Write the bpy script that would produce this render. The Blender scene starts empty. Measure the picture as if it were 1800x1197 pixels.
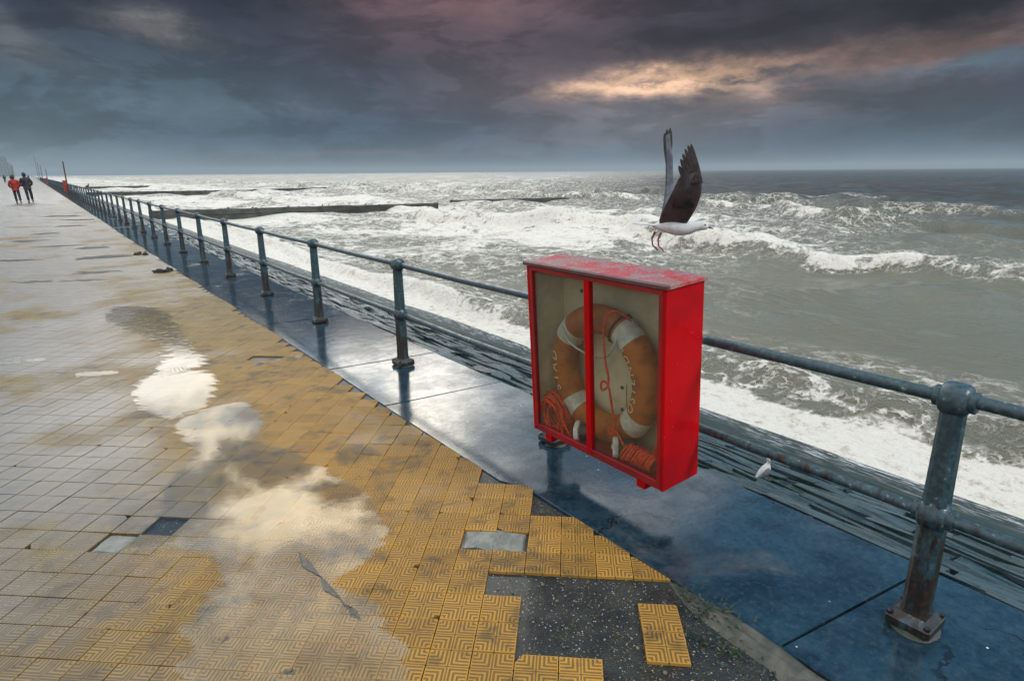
import bpy, bmesh, math, random
import numpy as np
from mathutils import Vector, Matrix, noise as mnoise

random.seed(7); rng = np.random.default_rng(7)
S = bpy.context.scene
COL = S.collection
# World axes: X runs out to sea, Y along the promenade (away from the viewer), Z up. Units: metres.
HEAD = 0.641            # the view turns this far from the line of the railing towards the sea
# ------------------------------------------------------------------ camera
cam = bpy.data.cameras.new("camera"); cam.lens = 21.79; cam.sensor_width = 36.0
cam.clip_start = 0.05; cam.clip_end = 12000
camo = bpy.data.objects.new("camera", cam); COL.objects.link(camo); S.camera = camo
camo.matrix_world = (Matrix.Translation((0, 0, 1.65)) @ Matrix.Rotation(-HEAD, 4, 'Z')
                     @ Matrix.Rotation(math.pi/2 - 0.2661, 4, 'X') @ Matrix.Rotation(-0.0082, 4, 'Z'))
# ------------------------------------------------------------------ colour management
S.view_settings.view_transform = 'Standard'; S.view_settings.look = 'None'
S.view_settings.gamma = 1.0; S.view_settings.use_curve_mapping = False
S.view_settings.exposure = 0.1
S.cycles.max_bounces = 7; S.cycles.transparent_max_bounces = 10
S.cycles.caustics_reflective = False; S.cycles.caustics_refractive = False
S.cycles.sample_clamp_indirect = 6.0

# ------------------------------------------------------------------ node helper
class NT:
    def __init__(s, tree):
        s.t = tree; s.t.nodes.clear()
    def n(s, kind, **kw):
        nd = s.t.nodes.new(kind)
        for k, v in kw.items(): setattr(nd, k, v)
        return nd
    def put(s, sock, v):
        if isinstance(v, bpy.types.NodeSocket): s.t.links.new(v, sock)
        elif v is not None:
            if sock.type == 'RGBA' and len(v) == 3: v = (*v, 1)
            sock.default_value = v
    def m(s, op, a, b=None, c=None, clamp=False):
        nd = s.n('ShaderNodeMath', operation=op); nd.use_clamp = clamp
        s.put(nd.inputs[0], a)
        if b is not None: s.put(nd.inputs[1], b)
        if c is not None: s.put(nd.inputs[2], c)
        return nd.outputs[0]
    def vm(s, op, a, b=None):
        nd = s.n('ShaderNodeVectorMath', operation=op); s.put(nd.inputs[0], a)
        if b is not None: s.put(nd.inputs[1], b)
        return nd.outputs[1] if op in ('DOT_PRODUCT', 'LENGTH') else nd.outputs[0]
    def xyz(s, x, y, z=0.0):
        nd = s.n('ShaderNodeCombineXYZ')
        for i, v in enumerate((x, y, z)): s.put(nd.inputs[i], v)
        return nd.outputs[0]
    def sep(s, v):
        nd = s.n('ShaderNodeSeparateXYZ'); s.put(nd.inputs[0], v); return nd.outputs
    def ss(s, v, lo, hi, a=0.0, b=1.0):
        nd = s.n('ShaderNodeMapRange', interpolation_type='SMOOTHSTEP')
        s.put(nd.inputs[0], v); s.put(nd.inputs[1], lo); s.put(nd.inputs[2], hi)
        nd.inputs[3].default_value = a; nd.inputs[4].default_value = b
        return nd.outputs[0]
    def mix(s, f, a, b, mode='MIX'):
        nd = s.n('ShaderNodeMix', data_type='RGBA', blend_type=mode)
        s.put(nd.inputs[0], f); s.put(nd.inputs[6], a); s.put(nd.inputs[7], b); return nd.outputs[2]
    def noise(s, vec, scale, detail=4.0, rough=0.55, dist=0.0, col=False):
        nd = s.n('ShaderNodeTexNoise'); s.put(nd.inputs['Vector'], vec)
        nd.inputs['Scale'].default_value = scale; nd.inputs['Detail'].default_value = detail
        nd.inputs['Roughness'].default_value = rough; nd.inputs['Distortion'].default_value = dist
        return nd.outputs[1] if col else nd.outputs[0]
    def voro(s, vec, scale, feature='F1', out=0, rnd=1.0):
        nd = s.n('ShaderNodeTexVoronoi', feature=feature); s.put(nd.inputs['Vector'], vec)
        nd.inputs['Scale'].default_value = scale; nd.inputs['Randomness'].default_value = rnd
        return nd.outputs[out]
    def bump(s, h, strength=0.5, dist=0.01, normal=None):
        nd = s.n('ShaderNodeBump'); s.put(nd.inputs['Height'], h)
        nd.inputs['Strength'].default_value = strength; nd.inputs['Distance'].default_value = dist
        if normal is not None: s.put(nd.inputs['Normal'], normal)
        return nd.outputs[0]
    def pos(s): return s.n('ShaderNodeNewGeometry').outputs['Position']
    def obj(s): return s.n('ShaderNodeTexCoord').outputs['Object']
    def bsdf(s, **kw):
        nd = s.n('ShaderNodeBsdfPrincipled')
        for k, v in kw.items(): s.put(nd.inputs[k.replace('_', ' ')], v)
        return nd.outputs[0]
    def out(s, sh, kind='ShaderNodeOutputMaterial'):
        s.t.links.new(sh, s.n(kind).inputs[0])

# ------------------------------------------------------------------ sky
SUN_EL, SUN_AZ = math.radians(38), math.radians(158)      # azimuth from +Y towards +X
W = bpy.data.worlds.new("World"); S.world = W; W.use_nodes = True
w = NT(W.node_tree)
d = w.n('ShaderNodeTexCoord').outputs['Generated']
ch, sh_ = math.cos(HEAD), math.sin(HEAD)
fx = w.vm('DOT_PRODUCT', d, (ch, -sh_, 0)); fy = w.vm('DOT_PRODUCT', d, (sh_, ch, 0)); dz = w.sep(d)[2]
DEG = 180/math.pi
el0 = w.m('MULTIPLY', w.m('ARCSINE', dz), DEG); az0 = w.m('MULTIPLY', w.m('ARCTAN2', fx, fy), DEG)
skyv = w.xyz(w.m('MULTIPLY', az0, 0.085), w.m('MULTIPLY', el0, 0.185), 3.3)
wn = w.sep(w.noise(skyv, 2.4, 12, 0.68, col=True))
wn2 = w.sep(w.noise(skyv, 0.7, 3, 0.5, col=True))
az = w.m('ADD', az0, w.m('ADD', w.m('MULTIPLY', w.m('SUBTRACT', wn[0], .5), 10.0), w.m('MULTIPLY', w.m('SUBTRACT', wn2[0], .5), 5.0)))
el = w.m('ADD', el0, w.m('ADD', w.m('MULTIPLY', w.m('SUBTRACT', wn[1], .5), 3.4), w.m('MULTIPLY', w.m('SUBTRACT', wn2[1], .5), .8)))
ramp = w.n('ShaderNodeValToRGB'); cr = ramp.color_ramp; cr.interpolation = 'EASE'
stops = [(0.0, (.095, .135, .18)), (.10, (.062, .100, .155)), (.22, (.036, .068, .122)), (.45, (.044, .062, .105)),
         (.72, (.030, .036, .064)), (1.0, (.016, .018, .034))]
cr.elements[0].position, cr.elements[1].position = 0.0, 1.0
for p_, c_ in stops[1:-1]: cr.elements.new(p_)
for e_, (p_, c_) in zip(cr.elements, stops): e_.position = p_; e_.color = (*c_, 1)
w.put(ramp.inputs[0], w.m('DIVIDE', el0, 14.0))
c = ramp.outputs[0]
def blob(c, a0, e0, sa, se, rot, colr, k, soft=False):
    A_ = w.m('SUBTRACT', az0 if soft else az, a0); E_ = w.m('SUBTRACT', el0 if soft else el, e0)
    r = math.radians(rot); cr_, sr_ = math.cos(r), math.sin(r)
    x_ = w.m('DIVIDE', w.m('ADD', w.m('MULTIPLY', A_, cr_), w.m('MULTIPLY', E_, sr_)), sa)
    y_ = w.m('DIVIDE', w.m('SUBTRACT', w.m('MULTIPLY', E_, cr_), w.m('MULTIPLY', A_, sr_)), se)
    q_ = w.m('ADD', w.m('MULTIPLY', x_, x_), w.m('MULTIPLY', y_, y_))
    g_ = w.m('MULTIPLY', w.m('EXPONENT', w.m('MULTIPLY', q_, -0.5)), k)
    return w.mix(g_, c, colr)
for b_ in [(-32, 4.5, 13, 3.6, 0, (.066, .108, .135), .75, True), (-39, .4, 7, 1.8, 0, (.19, .28, .33), .85, True),
           (-4, 13.2, 9, 2.4, 0, (.185, .105, .115), .85), (3, 8.3, 9, 2.6, 0, (.070, .055, .072), .75),
           (-22, 12.6, 8, 1.2, -4, (.018, .026, .044), .8), (-31, 10.6, 7, 1.0, -6, (.022, .034, .055), .75),
           (-28, 10.6, 2.2, .7, -8, (.17, .165, .17), .9), (-37, 9.2, 2.4, .8, -20, (.13, .14, .15), .7),
           (-27, 4.7, 3.6, .8, -8, (.085, .13, .17), .7), (-22.3, 5.0, 2.0, .6, -8, (.095, .14, .185), .65),
           (-17.3, 5.4, 1.8, .6, -12, (.10, .13, .18), .65), (-10, 3.2, 14, .8, 0, (.040, .072, .125), .6),
           (-11, 1.55, 8, .22, 0, (.17, .15, .165), .5), (6, 2.3, 7, .7, 0, (.15, .16, .19), .55),
           (19, 7.3, 13, 2.0, 4, (.23, .155, .145), .75), (15, 4.2, 9, 1.5, 0, (.165, .16, .18), .7),
           (33, 8.0, 6, .9, 10, (.24, .14, .115), .75), (23, 8.3, 7, .7, 6, (.30, .19, .16), .65),
           (14.2, 7.1, 4.4, .62, 3, (1.35, .84, .52), 1.0), (9.0, 6.75, 3.2, .30, 2, (.95, .60, .40), .8),
           (19.5, 6.7, 4.0, .8, 0, (.62, .41, .30), .85), (16.4, 6.2, 2.0, .34, -4, (.12, .095, .095), .9), (11.6, 7.2, 1.6, .20, 3, (.20, .145, .13), .85), (18.6, 7.05, 1.7, .24, 4, (.14, .11, .11), .9), (22.0, 7.5, 1.8, .3, 4, (.10, .085, .095), .9),
           (23.5, 6.6, 2.1, .55, 0, (.085, .080, .10), .95), (27.0, 5.7, 2.6, .85, -6, (.075, .075, .095), .9),
           (13.2, 5.2, 2.2, .4, 6, (.085, .085, .11), .75), (35.5, 7.0, 3.2, .45, 6, (.12, .20, .27), .75),
           (34, 4.8, 5, 1.0, 0, (.055, .06, .075), .8), (31, 10.7, 9, 1.6, 2, (.010, .010, .014), .97),
           (17, 10.4, 7, 1.2, 0, (.024, .021, .030), .8), (36, 2.8, 9, 1.2, 0, (.035, .058, .080), .8)]:
    c = blob(c, *b_)
shade = w.m('ADD', .40, w.m('MULTIPLY', w.noise(skyv, 2.0, 11, .64, .3), 1.05))
hard = w.ss(w.noise(w.xyz(w.m('MULTIPLY', az0, 0.075), w.m('MULTIPLY', el0, 0.26), 7.1), 1.25, 12, .64, .35), .46, .55)
shade = w.m('MULTIPLY', shade, w.m('ADD', .82, w.m('MULTIPLY', hard, .36)))
c = w.mix(1.0, c, w.xyz(shade, shade, shade), 'MULTIPLY')
# broken bright cloud above and behind the storm bank, blue gaps between
inv = w.m('ADD', w.m('MAXIMUM', dz, 0.0), .22)
pv = w.xyz(w.m('DIVIDE', fx, inv), w.m('DIVIDE', fy, inv), 1.7)
cum = w.noise(pv, 1.9, 10, .55, .3); cum2 = w.noise(pv, 3.6, 8, .6)
leftness = w.ss(az0, -8.0, 30.0, .10, -.10)
behind = w.ss(fy, .25, -.35, 0.0, .16)
cover = w.ss(w.m('ADD', w.m('ADD', cum, leftness), behind), .47, .545)
ga = w.m('DIVIDE', w.m('ADD', az0, 19.0), 23.0); ge = w.m('DIVIDE', w.m('SUBTRACT', el0, 27.5), 14.0)
glow = w.m('EXPONENT', w.m('MULTIPLY', w.m('ADD', w.m('MULTIPLY', ga, ga), w.m('MULTIPLY', ge, ge)), -1.0))
lum = w.m('ADD', .82, w.m('MULTIPLY', glow, 6.0))
lum = w.m('MULTIPLY', lum, w.m('MAXIMUM', w.ss(az0, -9.0, 8.0, 1.0, .40), w.ss(el0, 21.0, 31.0, 0.0, 1.25)))
lum = w.m('MULTIPLY', lum, w.ss(w.m('ADD', w.m('MULTIPLY', cum2, .7), w.m('MULTIPLY', cum, .3)), .36, .60, .26, 1.45))
ccol = w.mix(w.m('MULTIPLY', glow, .9), (.97, .98, 1.0), (1.0, .88, .66))
ccol = w.mix(w.ss(w.m('ADD', w.m('MULTIPLY', cum2, .7), w.m('MULTIPLY', cum, .3)), .50, .38), ccol, (.50, .78, 1.08))
ccol = w.mix(1.0, ccol, w.xyz(lum, lum, lum), 'MULTIPLY')
sky = w.n('ShaderNodeTexSky', sky_type='NISHITA', sun_disc=False)
sky.sun_elevation = SUN_EL; sky.sun_rotation = SUN_AZ
bg_blue = w.n('ShaderNodeBackground'); bg_blue.inputs[1].default_value = 0.15
w.put(bg_blue.inputs[0], w.mix(1.0, sky.outputs[0], (.62, 1.02, 1.12), 'MULTIPLY'))
bg_cloud = w.n('ShaderNodeBackground'); w.put(bg_cloud.inputs[0], ccol)
bg_bank = w.n('ShaderNodeBackground'); w.put(bg_bank.inputs[0], c)
def mixsh(f, a, b, t=w):
    nd = t.n('ShaderNodeMixShader'); t.put(nd.inputs[0], f); t.t.links.new(a, nd.inputs[1]); t.t.links.new(b, nd.inputs[2]); return nd.outputs[0]
upper = mixsh(cover, bg_blue.outputs[0], bg_cloud.outputs[0])
edge = w.m('SUBTRACT', dz, w.m('MULTIPLY', w.m('MAXIMUM', fy, -.25), .25))
edge = w.m('ADD', edge, w.m('MULTIPLY', w.m('SUBTRACT', w.noise(skyv, .9, 5, .6), .5), .03))
w.out(mixsh(w.ss(edge, .010, .045), bg_bank.outputs[0], upper), 'ShaderNodeOutputWorld')
W.cycles.sampling_method = 'MANUAL'; W.cycles.sample_map_resolution = 1024

sun = bpy.data.lights.new("sun", 'SUN'); sun.energy = 1.5; sun.angle = math.radians(14); sun.color = (1, .94, .86)
suno = bpy.data.objects.new("sun", sun); COL.objects.link(suno)
sd = Vector((math.sin(SUN_AZ)*math.cos(SUN_EL), math.cos(SUN_AZ)*math.cos(SUN_EL), math.sin(SUN_EL)))
suno.rotation_euler = sd.to_track_quat('Z', 'Y').to_euler(); suno.location = sd*50

# ------------------------------------------------------------------ object helpers
def tag(o, label=None, cat=None, group=None, kind=None):
    for k, v in (('label', label), ('category', cat), ('group', group), ('kind', kind)):
        if v: o[k] = v
    return o
def empty(name, loc=(0, 0, 0), rot=(0, 0, 0)):
    o = bpy.data.objects.new(name, None); COL.objects.link(o); o.location = loc; o.rotation_euler = rot
    o.empty_display_size = .1; return o
def link(name, me, mat=None, parent=None, loc=None):
    if mat is not None:
        me.materials.clear()
        for m_ in (mat if isinstance(mat, (list, tuple)) else [mat]): me.materials.append(m_)
    o = bpy.data.objects.new(name, me); COL.objects.link(o)
    if parent is not None: o.parent = parent
    if loc is not None: o.location = loc
    return o
def copy_tree(o, parent=None):
    c_ = o.copy(); COL.objects.link(c_); c_.parent = parent
    for ch_ in o.children: copy_tree(ch_, c_)
    return c_
def smooth(me, ang=None):
    me.polygons.foreach_set('use_smooth', [True]*len(me.polygons))
    if ang is not None: me.set_sharp_from_angle(angle=math.radians(ang))
    return me
class MB:
    def __init__(s): s.v = []; s.f = []; s.mi = []
    def add(s, vs, fs, mi=0):
        b = len(s.v); s.v += [tuple(v) for v in vs]; s.f += [tuple(i+b for i in f) for f in fs]; s.mi += [mi]*len(fs); return s
    def box(s, c, sz, bev=0.0, M=None, mi=0):
        bm = bmesh.new(); bmesh.ops.create_cube(bm, size=1)
        for v in bm.verts: v.co = Vector((v.co.x*sz[0], v.co.y*sz[1], v.co.z*sz[2]))
        if bev: bmesh.ops.bevel(bm, geom=bm.edges[:], offset=bev, segments=1, affect='EDGES')
        return s.bm(bm, (M or Matrix()) @ Matrix.Translation(c) if M is None else M @ Matrix.Translation(c), mi)
    def bm(s, bm, M=Matrix(), mi=0):
        bm.verts.index_update()
        s.add([M @ v.co for v in bm.verts], [[v.index for v in f.verts] for f in bm.faces], mi); bm.free(); return s
    def tube(s, pts, rad, n=8, closed=False, cap=True, mi=0):
        pts = [Vector(p) for p in pts]; N_ = len(pts)
        if not hasattr(rad, '__len__'): rad = [rad]*N_
        vs, fs = [], []; up = Vector((0, 0, 1)); prev = None
        for i, p in enumerate(pts):
            t = (pts[(i+1) % N_]-pts[i-1]) if closed else (pts[min(i+1, N_-1)]-pts[max(i-1, 0)])
            t.normalize()
            if prev is None: a = t.orthogonal().normalized()
            else:
                a = prev-t*prev.dot(t)
                a = a.normalized() if a.length > 1e-6 else t.orthogonal().normalized()
            prev = a; b = t.cross(a)
            for k in range(n):
                th = 2*math.pi*k/n; vs.append(p+(a*math.cos(th)+b*math.sin(th))*rad[i])
        R_ = N_ if closed else N_-1
        for i in range(R_):
            for k in range(n):
                j = (i+1) % N_; fs.append((i*n+k, i*n+(k+1) % n, j*n+(k+1) % n, j*n+k))
        if cap and not closed: fs += [tuple(range(n-1, -1, -1)), tuple((N_-1)*n+k for k in range(n))]
        return s.add(vs, fs, mi)
    def loft(s, rings, cap=True, mi=0):
        n = len(rings[0]); vs = [p for r in rings for p in r]; fs = []
        for i in range(len(rings)-1):
            for k in range(n): fs.append((i*n+k, i*n+(k+1) % n, (i+1)*n+(k+1) % n, (i+1)*n+k))
        if cap: fs += [tuple(range(n-1, -1, -1)), tuple((len(rings)-1)*n+k for k in range(n))]
        return s.add(vs, fs, mi)
    def lathe(s, prof, n=16, M=Matrix(), mi=0):
        return s.loft([[M @ Vector((r*math.cos(2*math.pi*k/n), r*math.sin(2*math.pi*k/n), z)) for k in range(n)] for r, z in prof], True, mi)
    def mesh(s, name, sm=None):
        me = bpy.data.meshes.new(name); me.from_pydata(s.v, [], s.f); me.validate(); 
        if len(me.polygons) == len(s.mi): me.polygons.foreach_set('material_index', s.mi)
        if sm is not None: smooth(me, sm if sm < 180 else None)
        me.update(); return me
    def build(s, name, mat, parent=None, sm=None, loc=None):
        o = link(name, s.mesh(name, sm), None, parent, loc)
        for m_ in (mat if isinstance(mat, (list, tuple)) else [mat]): o.data.materials.append(m_)
        return o
def catmull(pts, k=6, closed=False):
    P = [Vector(p) for p in pts]; n = len(P); out = []
    for i in range(n if closed else n-1):
        g = lambda j: P[j % n] if closed else P[max(0, min(n-1, j))]
        a, b, c_, d_ = g(i-1), g(i), g(i+1), g(i+2)
        for t in [q/k for q in range(k)]:
            out.append(.5*((2*b)+(c_-a)*t+(2*a-5*b+4*c_-d_)*t*t+(3*b-a-3*c_+d_)*t**3))
    if not closed: out.append(P[-1])
    return out

# ------------------------------------------------------------------ materials
def newmat(name):
    m_ = bpy.data.materials.new(name); m_.use_nodes = True; return m_, NT(m_.node_tree)
def simple(name, c1, c2=None, rough=.5, scale=8.0, bump=0.0, bdist=.004, metal=0.0, coat=0.0, spec=.5, detail=5, lo=.4, hi=.62, coord='obj'):
    m_, t = newmat(name); v = t.obj() if coord == 'obj' else t.pos()
    n_ = t.noise(v, scale, detail, .6); col = c1 if c2 is None else t.mix(t.ss(n_, lo, hi), c1, c2)
    kw = dict(Base_Color=col, Roughness=rough, Metallic=metal, Coat_Weight=coat, Coat_Roughness=.1, Specular_IOR_Level=spec)
    if bump: kw['Normal'] = t.bump(t.noise(v, scale*4, 4, .6), bump, bdist)
    t.out(t.bsdf(**kw)); return m_

# tile lattice: origin, axes (rows run at 42 degrees to the kerb)
TO = np.array([1.405, 1.809]); TR = np.array([.1143, -.1025]); TC = np.array([.1025, .1143]); TL2 = float(TR@TR)
def tile_xy(i, j): return TO + i*TR + j*TC
def tile_material(name, lines):
    m_, t = newmat(name); p = t.pos(); x, y, z = t.sep(p)
    dx, dy = t.m('SUBTRACT', x, TO[0]), t.m('SUBTRACT', y, TO[1])
    u = t.m('ADD', t.m('MULTIPLY', dx, TR[0]/TL2), t.m('MULTIPLY', dy, TR[1]/TL2))
    v = t.m('ADD', t.m('MULTIPLY', dx, TC[0]/TL2), t.m('MULTIPLY', dy, TC[1]/TL2))
    fu = t.m('ABSOLUTE', t.m('SUBTRACT', t.m('FRACT', u), .5)); fv = t.m('ABSOLUTE', t.m('SUBTRACT', t.m('FRACT', v), .5))
    mn = t.m('MINIMUM', fu, fv); mx = t.m('MAXIMUM', fu, fv)
    wav = t.m('SINE', t.m('MULTIPLY', mn, 2*math.pi*10.0))
    ridge = t.ss(wav, -.55, .15)
    ridge = t.m('MULTIPLY', ridge, t.ss(mn, .008, .02)); rim = t.ss(mx, .452, .466)
    ridge = t.m('MAXIMUM', ridge, t.m('MULTIPLY', rim, t.ss(mn, .008, .02)))
    cell = t.xyz(t.m('FLOOR', u), t.m('FLOOR', v), 0.0)
    wn_ = t.n('ShaderNodeTexWhiteNoise', noise_dimensions='2D'); t.put(wn_.inputs['Vector'], cell)
    rnd = wn_.outputs[0]
    big = t.noise(p, .9, 5, .6); mid = t.noise(p, 6.0, 5, .65); fine = t.noise(p, 90.0, 3, .6)
    # worn dry strip by the kerb is ochre; paler wet middle paints in sky sheen
    strip = t.ss(t.m('ADD', t.m('ADD', x, t.ss(y, 3.8, 2.3, 0, .45)), t.m('MULTIPLY', t.m('SUBTRACT', big, .5), 1.6)), -.35, 1.35)
    near = t.ss(y, 8.5, 3.0)  # fades the ochre with distance, painting in the grazing sky reflection
    oc = t.mix(rnd, (.47, .255, .050), (.35, .185, .036))
    pale = t.mix(rnd, (.30, .215, .085), (.23, .165, .068))
    base = t.mix(t.m('MULTIPLY', strip, t.m('ADD', .04, t.m('MULTIPLY', near, .96))), pale, oc)
    base = t.mix(t.ss(mid, .50, .70, 0, .72), base, (.115, .075, .034))
    base = t.mix(t.ss(t.noise(p, 2.4, 7, .68, .6), .53, .66, 0, .7), base, (.075, .058, .036))
    base = t.mix(t.m('MULTIPLY', t.m('SUBTRACT', 1.0, ridge), .66), base, (.050, .036, .022))
    base = t.mix(t.ss(fine, .66, .78, 0, .5), base, (.05, .045, .035))
    h = t.m('ADD', ridge, t.m('MULTIPLY', mid, .25))
    if lines:
        ln = t.ss(mx, .480, .492); base = t.mix(t.m('MULTIPLY', ln, .85), base, (.035, .036, .036)); h = t.m('SUBTRACT', h, t.m('MULTIPLY', ln, 2.0))
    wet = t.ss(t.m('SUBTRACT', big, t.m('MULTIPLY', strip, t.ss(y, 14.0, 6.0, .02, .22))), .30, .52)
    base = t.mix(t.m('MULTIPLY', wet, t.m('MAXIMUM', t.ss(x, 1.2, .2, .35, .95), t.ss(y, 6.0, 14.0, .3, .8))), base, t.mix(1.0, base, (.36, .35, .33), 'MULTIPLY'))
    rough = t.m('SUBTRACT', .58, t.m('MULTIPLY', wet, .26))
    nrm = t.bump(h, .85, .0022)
    t.out(t.bsdf(Base_Color=base, Roughness=rough, Normal=nrm, Specular_IOR_Level=.2, Coat_Weight=t.m('MULTIPLY', t.m('MULTIPLY', wet, t.ss(y, 1.4, 4.2, .40, 1.0)), t.m('MAXIMUM', t.ss(x, 1.3, .4, .25, 1.0), t.ss(y, 6.0, 14.0, .25, .95))), Coat_Roughness=.24,  # coat also cut toward the near end, building a darker foreground into the surface
                 Coat_IOR=1.52, Coat_Normal=t.bump(h, .75, .0018)))
    return m_
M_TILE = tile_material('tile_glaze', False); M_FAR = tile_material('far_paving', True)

def concrete_wet(name, c1, c2, wetlo, wethi, dryc, joints=False):
    m_, t = newmat(name); p = t.pos(); x, y, z = t.sep(p)
    big = t.noise(p, 1.1, 6, .62, .4); mid = t.noise(p, 9.0, 6, .65); fine = t.noise(p, 160.0, 3, .7)
    dry = t.ss(big, wetlo, wethi); big2 = t.noise(p, 2.3, 7, .7)
    base = t.mix(t.ss(mid, .35, .65), c1, c2)
    base = t.mix(t.ss(big2, .44, .62, 0, .75), base, t.mix(1.0, base, (.40, .46, .52), 'MULTIPLY'))
    gr = t.noise(p, 38.0, 6, .72); base = t.mix(t.ss(gr, .50, .68, 0, .65), base, (.050, .072, .085)); base = t.mix(t.ss(gr, .48, .34, 0, .6), base, (.008, .018, .026))
    ck = t.voro(t.vm('ADD', p, t.vm('MULTIPLY', t.noise(p, 3.0, 5, .6, col=True), (.5, .5, 0))), .85, 'DISTANCE_TO_EDGE')
    ckm = t.m('MULTIPLY', t.ss(ck, .0075, .003), t.ss(t.noise(p, 1.7, 2), .45, .55))
    base = t.mix(dry, base, dryc)
    base = t.mix(t.m('MULTIPLY', ckm, .9), base, (.006, .008, .010))
    base = t.mix(t.ss(fine, .60, .75, 0, .5), base, (.02, .025, .03))
    sp = t.ss(t.voro(p, 15.0, 'F1', 0), .085, .045)
    keep = t.ss(t.sep(t.voro(p, 15.0, 'F1', 1))[0], .86, .90)

    base = t.mix(t.m('MULTIPLY', sp, t.m('MULTIPLY', keep, .9)), base, (.75, .8, .82))
    rough = t.m('ADD', .035, t.m('ADD', t.m('MULTIPLY', dry, .5), t.ss(mid, .50, .72, 0, .22)))
    h = t.m('SUBTRACT', t.m('ADD', t.m('ADD', t.m('MULTIPLY', fine, t.m('ADD', .15, dry)), t.m('MULTIPLY', gr, .5)), t.m('MULTIPLY', mid, .8)), ckm)
    t.out(t.bsdf(Base_Color=base, Roughness=rough, IOR=1.40, Specular_IOR_Level=.12, Normal=t.bump(h, .45, .004), Coat_Weight=t.m('MULTIPLY', t.m('SUBTRACT', 1.0, dry), t.ss(big2, .36, .62, 1.0, .55)),
                 Coat_Roughness=t.ss(big2, .35, .65, .035, .11), Coat_IOR=1.46, Coat_Normal=t.bump(t.m('ADD', mid, t.m('ADD', t.m('MULTIPLY', fine, .25), t.m('MULTIPLY', gr, .3))), .14, .004)))
    return m_
M_KERB = concrete_wet('wet_concrete', (.011, .036, .056), (.024, .056, .080), .56, .74, (.13, .135, .125))
M_BED = None
def bed_material():
    m_, t = newmat('gravel_bed'); p = t.pos()
    v = t.voro(p, 210.0, 'F1', 0); col = t.voro(p, 210.0, 'F1', 1); mid = t.noise(p, 7.0, 6, .65)
    base = t.mix(t.ss(mid, .38, .65), (.016, .021, .023), (.040, .046, .043))
    s_ = t.sep(col)
    base = t.mix(t.ss(s_[0], .955, .985, 0, .8), base, (.26, .16, .05))
    base = t.mix(t.ss(s_[1], .975, .99, 0, .8), base, (.5, .52, .5))
    h = t.m('ADD', t.m('MULTIPLY', v, -1.0), t.m('MULTIPLY', mid, 2.0))
    t.out(t.bsdf(Base_Color=base, Roughness=.35, Specular_IOR_Level=.25, Normal=t.bump(h, .9, .006), Coat_Weight=.25, Coat_Roughness=.12))
    return m_
M_BED = bed_material()
M_MORTAR = simple('mortar', (.11, .125, .115), (.20, .205, .17), .45, 9, .6, .01, coord='pos')
M_PALECON = simple('pale_concrete', (.055, .062, .050), (.115, .115, .090), .5, 9, .6, .01, coord='pos')
M_DARKGRIT = simple('dark_grit', (.03, .028, .024), (.09, .07, .04), .5, 40, coord='pos')
M_GRIT = simple('loose_grit', (.05, .052, .05), (.20, .165, .10), .4, 60, coord='pos')
M_WEED = simple('seaweed', (.010, .030, .014), (.035, .055, .018), .35, 14, .5, .01)

def stone_material():
    m_, t = newmat('wet_stone'); p = t.pos()
    sv = t.vm('MULTIPLY', p, (3.2, .8, 3.2)); n1 = t.noise(sv, 4.0, 7, .68); n2 = t.noise(p, 1.3, 4, .5)
    oi = t.n('ShaderNodeObjectInfo').outputs['Random']
    base = t.mix(t.ss(n1, .38, .60), (.010, .028, .037), (.068, .112, .128))
    base = t.mix(t.ss(n2, .5, .7, 0, .5), base, (.035, .060, .045))
    base = t.mix(t.m('MULTIPLY', oi, .5), base, t.mix(1.0, base, (.5, .55, .6), 'MULTIPLY'))
    t.out(t.bsdf(Base_Color=base, Roughness=t.ss(n1, .3, .7, .16, .42), Normal=t.bump(n1, .9, .02), Specular_IOR_Level=.35))
    return m_
M_STONE = stone_material()
def apron_material():
    m_, t = newmat('washed_apron'); p = t.pos(); x, y, z = t.sep(p)
    sv = t.vm('MULTIPLY', p, (3.5, .7, 1.0)); n1 = t.noise(sv, 3.0, 6, .65); n2 = t.noise(p, .8, 4)
    xx = t.m('ADD', x, t.m('MULTIPLY', t.m('SUBTRACT', n1, .5), .35))
    alg = t.m('MULTIPLY', t.ss(xx, 4.85, 5.05), t.ss(xx, 5.75, 5.4))
    base = t.mix(t.ss(n1, .36, .66), (.009, .022, .024), (.028, .052, .052))
    base = t.mix(t.m('MULTIPLY', alg, .92), base, t.mix(t.ss(n1, .4, .6), (.004, .018, .008), (.014, .050, .018)))
    fl = t.ss(t.noise(t.vm('MULTIPLY', p, (7.0, 1.6, 1.0)), 2.2, 7, .7), .54, .59)
    fl = t.m('MULTIPLY', fl, t.ss(t.m('ADD', xx, t.m('MULTIPLY', t.m('SUBTRACT', n2, .5), 2.0)), 5.5, 6.9))
    base = t.mix(fl, base, (.78, .80, .80))
    t.out(t.bsdf(Base_Color=base, Roughness=t.m('ADD', .50, t.m('MULTIPLY', fl, .2)), Specular_IOR_Level=.15, Normal=t.bump(n1, .8, .03)))
    return m_
M_APRON = apron_material()

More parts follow.
